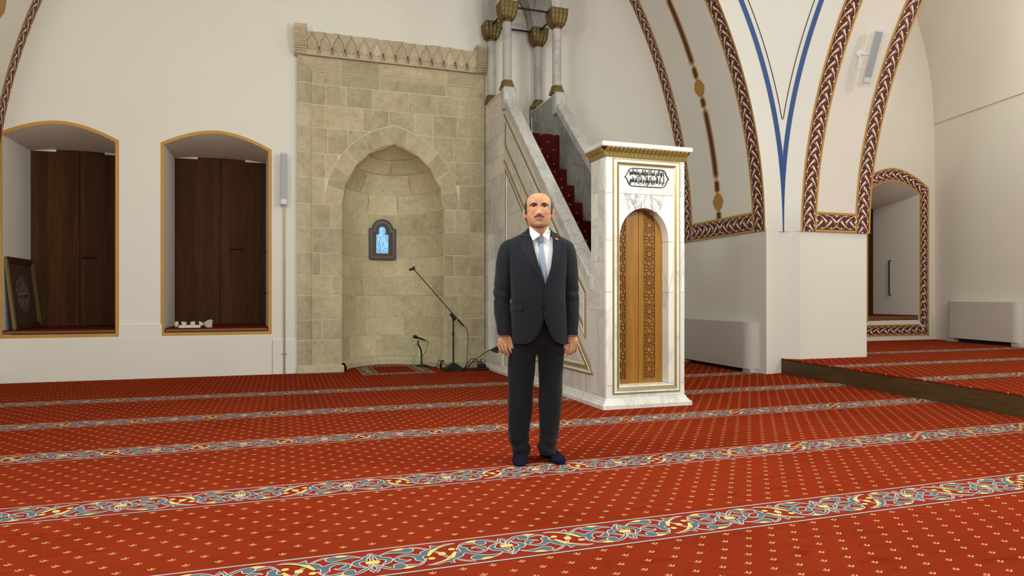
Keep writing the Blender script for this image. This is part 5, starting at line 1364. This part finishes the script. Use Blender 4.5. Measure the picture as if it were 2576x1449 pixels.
# hair at the sides and back, brows, moustache, eyes
M_HAIR = plain('dark hair', C(38, 34, 32), .6, bsc=300, bs=.5)
M_GREY = plain('greying moustache', C(78, 70, 66), .7, bsc=300, bs=.5)
def shell(mb, cond, off, nj=192):
    rows = smooth(HT, 1); fine = []
    for r0, r1 in zip(HT, HT[1:]): fine += [r0, tuple((a+b)/2 for a, b in zip(r0, r1))]
    G_ = [[(2*PI*j/nj, r) for j in range(nj)] for r in fine]
    for i in range(len(G_)-1):
        for j in range(nj):
            q = [G_[i][j], G_[i][(j+1) % nj], G_[i+1][(j+1) % nj], G_[i+1][j]]
            pm_ = head_pt((q[0][0]+q[2][0] if j < nj-1 else q[0][0]*2+.03)/2, tuple((a+b)/2 for a, b in zip(q[0][1], q[2][1])))
            x, y, z = pm_[0]-HXC, pm_[1], pm_[2]-ZC
            w_ = cond(x, y, z)
            if w_ > 0:
                vs = []
                for a, b in q:
                    p0 = head_pt(a, b); vs.append(head_pt(a, b, off*max(.12, cond(p0[0]-HXC, p0[1], p0[2]-ZC))))
                mb.face(vs)
def hairc(x, y, z):
    ax = abs(x)
    front = -.036+.060*max(0, (z-.150)/.06)          # hairline recedes higher up
    if z > .09 and y > front and (ax > .050 or y > .05) and z < .213: return min(1., max(.15, (y-front)/.035))
    if z > .045 and y > .03 and z <= .213: return 1.
    return 0.
mb = MB(); shell(mb, hairc, .0095); h_ = pp('hair', mb, M_HAIR, sm='all', label='short dark hair around a bald crown')
sol = h_.modifiers.new('thick', 'SOLIDIFY'); sol.thickness = .006; sol.offset = -.5
sm2 = h_.modifiers.new('smooth', 'SMOOTH'); sm2.factor = .5; sm2.iterations = 6
def front_y(x, h):
    r = interp(HT, h); w_, f_ = r[0], r[1]; u = min(.999, abs(x)/w_)**(1/.88); return -f_*(math.sqrt(1-u*u))**.88-face_d(x, h)*min(1, math.sqrt(1-u*u)*2.2)
def fstrip(mb, pts, wid, off=.003, n=5):
    q = smooth(pts, n); N_ = len(q)
    for lay_ in ((1.0, 0.0), (.55, off)):
        pass
    rows = [[], [], [], [], []]
    for i, (x, h) in enumerate(q):
        a, b = q[max(i-1, 0)], q[min(i+1, N_-1)]; dx, dy = b[0]-a[0], b[1]-a[1]; l = math.hypot(dx, dy) or 1
        ww = (wid[i*(len(wid)-1)//(N_-1)] if 0 else interp([(k/(len(wid)-1), v) for k, v in enumerate(wid)], i/(N_-1)))/2
        for k, (t, o) in enumerate(((-1, -.001), (-.6, off*.8), (0, off), (.6, off*.8), (1, -.001))):
            X, H = x-dy/l*ww*t, h+dx/l*ww*t; rows[k].append((HXC+X, front_y(X, H)-o, ZC+H))
    mb.grid(rows)
for s in (-1, 1):
    mb = MB(); fstrip(mb, [(s*.0145, .1445), (s*.028, .1492), (s*.043, .1488), (s*.061, .1345)], [.009, .0135, .011, .004], .0035); pp('eyebrow', mb, M_HAIR, sm='all')
    mb = MB(); mb.sphere((HXC+s*.032, front_y(s*.032, .132)+.0085, ZC+.1320), (.0135, .011, .0072), 20, 14); e = pp('eye', mb, plain('shaded eye white', C(138, 126, 120), .25), sm='all')  # white of the eye darkened so the socket's shade sits in its colour
    mb = MB(); mb.sphere((HXC+s*.032, front_y(s*.032, .132)-.0005, ZC+.1322), (.0058, .0028, .0058), 16, 10); pp('iris', mb, plain('dark iris', C(24, 17, 14), .15), e, sm='all')
    mb = MB(); fstrip(mb, [(s*.0185, .1330), (s*.026, .1378), (s*.036, .1383), (s*.0465, .1328)], [.0025, .0058, .0058, .0025], .0050); pp('eyelid_line', mb, M_HAIR, sm='all')
mb = MB()
for s in (-1, 1): fstrip(mb, [(s*-.001, .0702), (s*.012, .0695), (s*.024, .0668), (s*.0345, .0610)], [.010, .0125, .0105, .005], .0032)
pp('moustache', mb, M_GREY, sm='all', label='trimmed dark grey moustache')
mb = MB(); fstrip(mb, [(-.0235, .0550), (-.012, .0532), (0, .0536), (.012, .0532), (.0235, .0550)], [.0014, .0028, .0030, .0028, .0014], .0030); pp('mouth_line', mb, plain('mouth line', C(96, 50, 44), .6), sm='all')
mb = MB(); fstrip(mb, [(-.0175, .0500), (-.009, .0482), (.009, .0482), (.0175, .0500)], [.002, .0062, .0062, .002], .0034); pp('lower_lip', mb, plain('lip', C(182, 112, 98), .45), sm='all')
# --- suit jacket
JT_ = smooth([(.770, .190, .130, .120, .016), (.785, .189, .131, .120, .015), (.80, .1885, .132, .120, .015), (.86, .186, .137, .122, .012), (.95, .181, .143, .118, .008), (1.08, .178, .145, .115, .006), (1.18, .183, .140, .118, .004), (1.28, .192, .130, .122, .003), (1.35, .200, .112, .120, .002), (1.395, .206, .094, .112, .001), (1.420, .204, .084, .104, .001), (1.440, .188, .076, .096, .002), (1.458, .152, .070, .090, .004), (1.476, .116, .066, .084, .006), (1.494, .090, .064, .080, .008), (1.512, .076, .064, .078, .008)], 4)
NP_ = 2.5
def jrow(z): return interp(JT_, z)
def jy(x, z):
    w_, f_, b_, cx = jrow(z); u = min(.995, abs(x-cx)/w_); return -f_*(1-u**NP_)**(1/NP_)
EL = [(.770, LX(1318)), (.776, LX(1328)), (.785, LX(1335)), (.80, LX(1342)), (.82, LX(1349)), (.84, LX(1354)), (.90, LX(1363)), (.94, LX(1367)), (1.137, LX(1371)), (1.25, LX(1354)), (1.36, LX(1343)), (1.44, LX(1337)), (1.515, LX(1332))]
ER = [(.770, LX(1414)), (.776, LX(1404)), (.785, LX(1397)), (.80, LX(1390)), (.82, LX(1385)), (.84, LX(1381)), (.90, LX(1372)), (.94, LX(1366)), (1.137, LX(1368)), (1.25, LX(1383)), (1.36, LX(1389)), (1.44, LX(1389)), (1.515, LX(1383))]
mb = MB(); rows = []; NJ = 90
from mathutils import noise as mno
for z, w_, f_, b_, cx in JT_:
    def ang(x):
        u = min(max((x-cx)/w_, -.97), .97); return math.acos((abs(u)**(NP_/2)) * (1 if u >= 0 else -1))
    aR = -ang(interp(ER, z)); aL = -ang(interp(EL, z))        # in (-pi,0): right panel edge, left panel edge
    row = []
    for j in range(NJ+1):
        a = lerp(aR, aL+2*PI, j/NJ); c_, s_ = math.cos(a), math.sin(a)
        x = cx+w_*(abs(c_)**(2/NP_))*(1 if c_ >= 0 else -1); d = f_ if s_ < 0 else b_
        y = d*(abs(s_)**(2/NP_))*(1 if s_ >= 0 else -1)
        nz = mno.noise(Vector((x*6, y*6, z*5)))*.004+mno.noise(Vector((x*16, z*7, 3)))*.0016
        edge = .005*max(0, 1-j/6.) if z < 1.14 else 0
        row.append((x*(1+nz*3), y*(1+nz*5)-edge, z))
    rows.append(row)
mb.grid(rows)
def cloth(name, c, c2, sc=500):
    m = NT(name); p = m.pos(); n1 = m.noise(m.scale(p, (1, 1, .6)), sc, 2); n2 = m.noise(p, 9, 4)
    return m.out(m.mix(n1, c, c2), .85, bump=m.math('ADD', m.math('MULTIPLY', n1, .3), n2), bs=.25, bd=.004, spec=.25, sheen=.08)
M_SUIT = cloth('navy suit cloth', C(14, 16, 21), C(26, 29, 37))
M_TROU = cloth('black trouser cloth', C(8, 9, 11), C(15, 16, 19))
jk = pp('jacket', mb, M_SUIT, sm='all', label='dark navy suit jacket')
s_ = jk.modifiers.new('thick', 'SOLIDIFY'); s_.thickness = .004; s_.offset = -1
for s in (-1, 1):
    P_ = smooth(SLV[s], 5); Rr = smooth([(r,) for r in SR[s]], 5)
    mb = MB(); rows = []; n = 28
    up = None
    for i, p in enumerate(P_):
        row = []
        for j in range(n):
            a = 2*PI*j/n; fold = mno.noise(Vector((math.cos(a)*1.2+s, p[2]*13, math.sin(a)*1.2)))*.0045*(1 if i > 18 else 0)
            if 1.0 < p[2] < 1.14: fold += .0035*math.sin(p[2]*95+a*1.3)
            r = Rr[i][0]+fold
            row.append((p[0]+r*math.cos(a), p[1]+r*1.08*math.sin(a), p[2]+(.25*r*math.cos(a)*-s)*max(0, 1-i/20)))
        rows.append(row)
    mb.face(rows[0])
    rows.append([(lerp(q[0], P_[-1][0], .16), lerp(q[1], P_[-1][1], .16), q[2]+.004) for q in rows[-1]]); rows.append([(lerp(q[0], P_[-1][0], .2), lerp(q[1], P_[-1][1], .2), q[2]+.05) for q in rows[-1]])
    mb.grid(rows, cv=True); sl = pp('sleeve', mb, M_SUIT, jk, sm='all')
    cx_, cy_ = P_[-1][0], P_[-1][1]
    mb = MB(); mb.grid([[(cx_+r*math.cos(2*PI*j/24), cy_+r*1.05*math.sin(2*PI*j/24), z) for j in range(24)] for r, z in ((.034, .86), (.0365, .822), (.0355, .818), (.033, .822))], cv=True); pp('shirt_cuff', mb, plain('pale mauve cuff', C(126, 98, 110), .8), sm=50, label='mauve shirt cuff')
def panel(pts, off, th, z_extra=0, n=3):
    """front-view px polygon laid on the jacket front"""
    q = [(LX(a), LZ(b)) for a, b in pts]; mb = MB()
    dense = []
    for a, b in zip(q, q[1:]+q[:1]):
        for i in range(n): dense.append((lerp(a[0], b[0], i/n), lerp(a[1], b[1], i/n)))
    f = lambda o: (lambda u, v: (u, jy(u, min(v, 1.50))-o, v))
    mb.prism(dense, f(off+th), f(off)); return mb
lapL = panel([(1335, 590), (1325, 584), (1313, 587), (1309, 591), (1314, 597), (1304, 598), (1308, 620), (1322, 650), (1342, 683), (1369, 720), (1366, 704), (1354, 672), (1345, 640), (1339, 610)], .003, .005)
pp('lapel', lapL, M_SUIT, jk)
lapR = panel([(1386, 590), (1393, 585), (1402, 589), (1405, 594), (1402, 600), (1410, 602), (1410, 622), (1406, 655), (1394, 688), (1371, 721), (1373, 708), (1384, 672), (1389, 640), (1389, 610)], .003, .005)
pp('lapel', lapR, M_SUIT, jk)
for pts in ([(1287, 760), (1314, 761), (1314, 779), (1309, 782), (1290, 781), (1287, 778)], [(1411, 765), (1424, 764), (1424, 783), (1415, 785), (1411, 781)]):
    pp('pocket_flap', panel(pts, .002, .0035), M_SUIT, jk)
for bx_, by_ in ((1370, 722), (1363, 767)):
    mb = MB(); x, z = LX(bx_), LZ(by_); y = jy(x, z)-.012
    mb.grid([[(x+r*math.cos(2*PI*i/16), y+d, z+r*math.sin(2*PI*i/16)) for i in range(16)] for r, d in ((.0005, .0), (.008, .0), (.0095, .003), (.0095, .008))], cv=True); pp('button', mb, plain('black button', C(14, 14, 16), .25), jk, sm=40)
mb = panel([(1396, 601), (1399, 602), (1399, 606), (1396, 605)], .009, .002, n=1); pp('lapel_pin', mb, plain('pin gold', C(220, 180, 120), .3, .6), jk)
mb = panel([(1399, 602), (1404, 605), (1402, 609), (1399, 606)], .009, .002, n=1); pp('lapel_pin', mb, plain('pin red', C(180, 40, 30), .4), jk)
# --- shirt, collar, tie
M_SHIRT = cloth('white shirt', C(200, 200, 202), C(216, 216, 216), 300)
mb = MB(); rows = []
for i in range(24):
    z = lerp(1.06, 1.455, i/23); rows.append([(lerp(LX(1325), LX(1402), j/20), jy(lerp(LX(1325), LX(1402), j/20), z)+.013, z) for j in range(21)])
mb.grid(rows); pp('shirt_front', mb, M_SHIRT, sm='all', label='white dress shirt')
mb = MB(); rows = []
for k, (r, z) in enumerate(((.070, ZC-.075), (.0705, ZC-.04), (.0715, ZC-.012), (.074, ZC-.010), (.076, ZC-.04), (.080, ZC-.075))):
    rows.append([(HXC+r*math.cos(a), .018+r*1.02*math.sin(a), z+(.014*(math.sin(a)+1)/2)-(.022*max(0, -math.sin(a))**3)) for a in [-PI/2+.62+(2*PI-1.24)*j/40 for j in range(41)]])
mb.grid(rows); pp('collar_band', mb, M_SHIRT, sm=60)
mb = MB(); rows = []
for r, z in ((.094, ZC-.085), (.088, ZC-.05), (.083, ZC-.018), (.080, ZC-.016), (.079, ZC-.05)):
    rows.append([(HXC+r*math.cos(a), .018+r*1.02*math.sin(a), z+(.014*(math.sin(a)+1)/2)-.045*max(0, -math.sin(a))**2) for a in [-PI/2+.66+(2*PI-1.32)*j/40 for j in range(41)]])
mb.grid(rows); pp('jacket_collar', mb, M_SUIT, jk, sm='all')
for xa, xb in ((1332, 1343), (1378, 1384)):
    mb = MB(); mb.grid([[(LX(lerp(xa, xb, j/6)), jy(LX(lerp(xa, xb, j/6)), min(z, 1.49))+.010, z) for j in range(7)] for z in (1.44, 1.46, 1.48, 1.50)]); pp('shirt_yoke', mb, M_SHIRT, sm='all')
def ysh(x, z): return min(jy(x, min(z, 1.49))+.004, -.058)
for pts in ([(1331, 573), (1332, 592), (1339, 609), (1357, 597), (1356, 593)], [(1378, 573), (1383, 592), (1380, 609), (1363, 597), (1364, 593)]):
    q = [(LX(a), LZ(b)) for a, b in pts]; mb = MB()
    fz = lambda o: (lambda u, v: (u, -.060-.012*max(0, (1.515-v)/.05)-.010*(1-min(1, abs(u-HXC)/.07))-o+(.03*max(0, (abs(u-HXC)-.05)/.02)), v))
    mb.prism(q, fz(.016), fz(.012)); pp('collar_flap', mb, M_SHIRT)
tm = NT('dotted tie'); p_ = tm.pos(); sx = tm.n('ShaderNodeVectorMath', operation='DOT_PRODUCT', out=1, i0=p_, i1=(CS, -SN, 0)); sz = tm.n('ShaderNodeSeparateXYZ', out=2, i0=p_); tot = None
for ox in (0, .5):
    lx = tm.math('SUBTRACT', tm.math('FRACT', tm.math('ADD', tm.math('DIVIDE', sx, .0125), 100+ox)), .5); lz = tm.math('SUBTRACT', tm.math('FRACT', tm.math('ADD', tm.math('DIVIDE', sz, .0125), 100+ox)), .5)
    dd = tm.math('LESS_THAN', tm.math('ADD', tm.math('POWER', lx, 2.), tm.math('POWER', lz, 2.)), .062); tot = dd if tot is None else tm.math('MAXIMUM', tot, dd)
M_TIE = tm.out(tm.mix(tot, C(58, 78, 112), C(200, 208, 220)), .55)
def tierow(z, half, c):
    x0 = c; return [(x0+half*t, jy(x0, min(z, 1.44))+.010-.008*(1-t*t), z) for t in (-1, -.6, 0, .6, 1)]
mb = MB(); rows = [tierow(lerp(1.10, 1.415, i/20), interp([(.93, .010), (1.0, .022), (1.14, .021), (1.3, .0175), (1.415, .0145)], lerp(1.10, 1.415, i/20)), interp([(.93, LX(1367)), (1.14, LX(1368)), (1.3, LX(1362)), (1.415, LX(1359))], lerp(1.10, 1.415, i/20))) for i in range(21)]
mb.grid(rows); tie = pp('tie', mb, M_TIE, sm='all', label='blue tie with small white dots')
mb = MB(); kx = LX(1359); rows = []
for z, hf, d in ((1.452, .019, 0), (1.446, .0205, .010), (1.43, .018, .013), (1.412, .0135, .010), (1.405, .011, .002)):
    rows.append([(kx+hf*t, jy(kx, 1.43)+.004-d*(1-t*t*.8), z) for t in (-1, -.6, 0, .6, 1)])
mb.grid(rows); pp('tie_knot', mb, M_TIE, tie, sm='all')
# --- trousers
TR = {-1: smooth([(.90, LX(1330), .115, .125), (.80, LX(1322), .105, .118), (.735, LX(1315), .096, .112), (.69, LX(1313.5), .089, .105), (.55, LX(1311), .0845, .095), (.40, LX(1309), .080, .088), (.29, LX(1307), .078, .083), (.20, LX(1305), .071, .079), (.14, LX(1305), .064, .076), (.10, LX(1309), .061, .076), (.075, LX(1311), .060, .078), (.048, LX(1312), .054, .076)], 5),
      1: smooth([(.90, LX(1374), .115, .125), (.80, LX(1381), .105, .118), (.735, LX(1387), .096, .112), (.69, LX(1387), .088, .105), (.55, LX(1386), .080, .095), (.42, LX(1384.5), .0755, .088), (.29, LX(1383), .0695, .083), (.20, LX(1381), .064, .078), (.14, LX(1379), .058, .076), (.10, LX(1375), .060, .076), (.075, LX(1376), .057, .078), (.052, LX(1377), .054, .078)], 5)}
mb = MB(); n = 40; tro = None
rows = []
for z, w_, f_, b_ in ((1.0, .150, .10, .09), (.92, .160, .108, .10), (.84, .168, .112, .108), (.78, .170, .110, .112), (.74, .160, .098, .108), (.71, .115, .070, .08), (.695, .05, .035, .05)):
    rows.append([(LX(1350)+w_*(abs(math.cos(a))**.8)*(1 if math.cos(a) >= 0 else -1), .012+(f_ if math.sin(a) < 0 else b_)*math.sin(a), z) for a in [2*PI*j/n for j in range(n)]])
mb.grid(rows, cv=True); mb.face(rows[0]); mb.face(rows[-1]); pp('trouser_seat', mb, M_TROU, sm='all')
for s in (-1, 1):
    mb = MB(); rows = []
    for z, cx, w_, d_ in TR[s]:
        row = []
        for j in range(n):
            a = 2*PI*j/n; c_, sn_ = math.cos(a), math.sin(a)
            crease = .006*max(0, 1-abs(a-1.5*PI)/.25) if z < .72 else 0
            fo = mno.noise(Vector((c_*1.5+s*4, sn_*1.5, z*7)))*.006
            if z < .24: fo += .0028*math.sin(z*95+a*1.5*s)*min(1, (.24-z)/.1)
            row.append((cx+(w_+fo)*c_, .02+.010*(.5-z)*(0)+(d_+fo+crease)*sn_*.92, z))
        rows.append(row)
    mb.grid(rows, cv=True); rows2 = [[(lerp(p[0], TR[s][-1][1], .10), p[1]*.92, p[2]+.02) for p in rows[-1]]]; mb.grid([rows[-1]]+rows2, cv=True)
    pp('trouser_leg', mb, M_TROU, sm='all')
# --- socks (feet in dark navy socks)
M_SOCK = plain('navy sock knit', C(18, 20, 40), .95, bsc=400, bs=.4, spec=.1)
IPM = PM.inverted()
for heel, toe in (((1313, 1150), (1305, 1180)), ((1364, 1148), (1421, 1173.5))):
    h0 = IPM @ Vector(FL(*heel)); t0 = IPM @ Vector(FL(*toe)); h0.z = t0.z = 0
    d = (t0-h0); Lf = min(d.length, .27); d.normalize(); t0 = h0+d*Lf; sdv = Vector((d.y, -d.x, 0)); rows = []
    for t, wv, hv in ((-.02, .012, .03), (.0, .026, .06), (.06, .034, .10), (.16, .038, .13), (.30, .040, .125), (.42, .042, .095), (.55, .046, .075), (.68, .050, .060), (.80, .050, .048), (.90, .044, .038), (.97, .030, .026), (1.0, .010, .012)):
        c = h0+d*Lf*t; row = []
        for j in range(18):
            a = 2*PI*j/18; zz = math.sin(a); x = math.cos(a)*wv; zc = hv*(.5+.5*(abs(zz)**.8)*(1 if zz >= 0 else -1))
            row.append(tuple(c+sdv*x+Vector((0, 0, max(0, zc)))))
        rows.append(row)
    mb = MB(); mb.grid(rows, cv=True); mb.face(rows[0]); mb.face(rows[-1])
    mb.tube([tuple(h0+d*Lf*.20+Vector((0, 0, z))) for z in (.06, .10, .17)], [.040, .038, .040], 16)
    pp('sock', mb, M_SOCK, sm='all', label='dark navy sock')
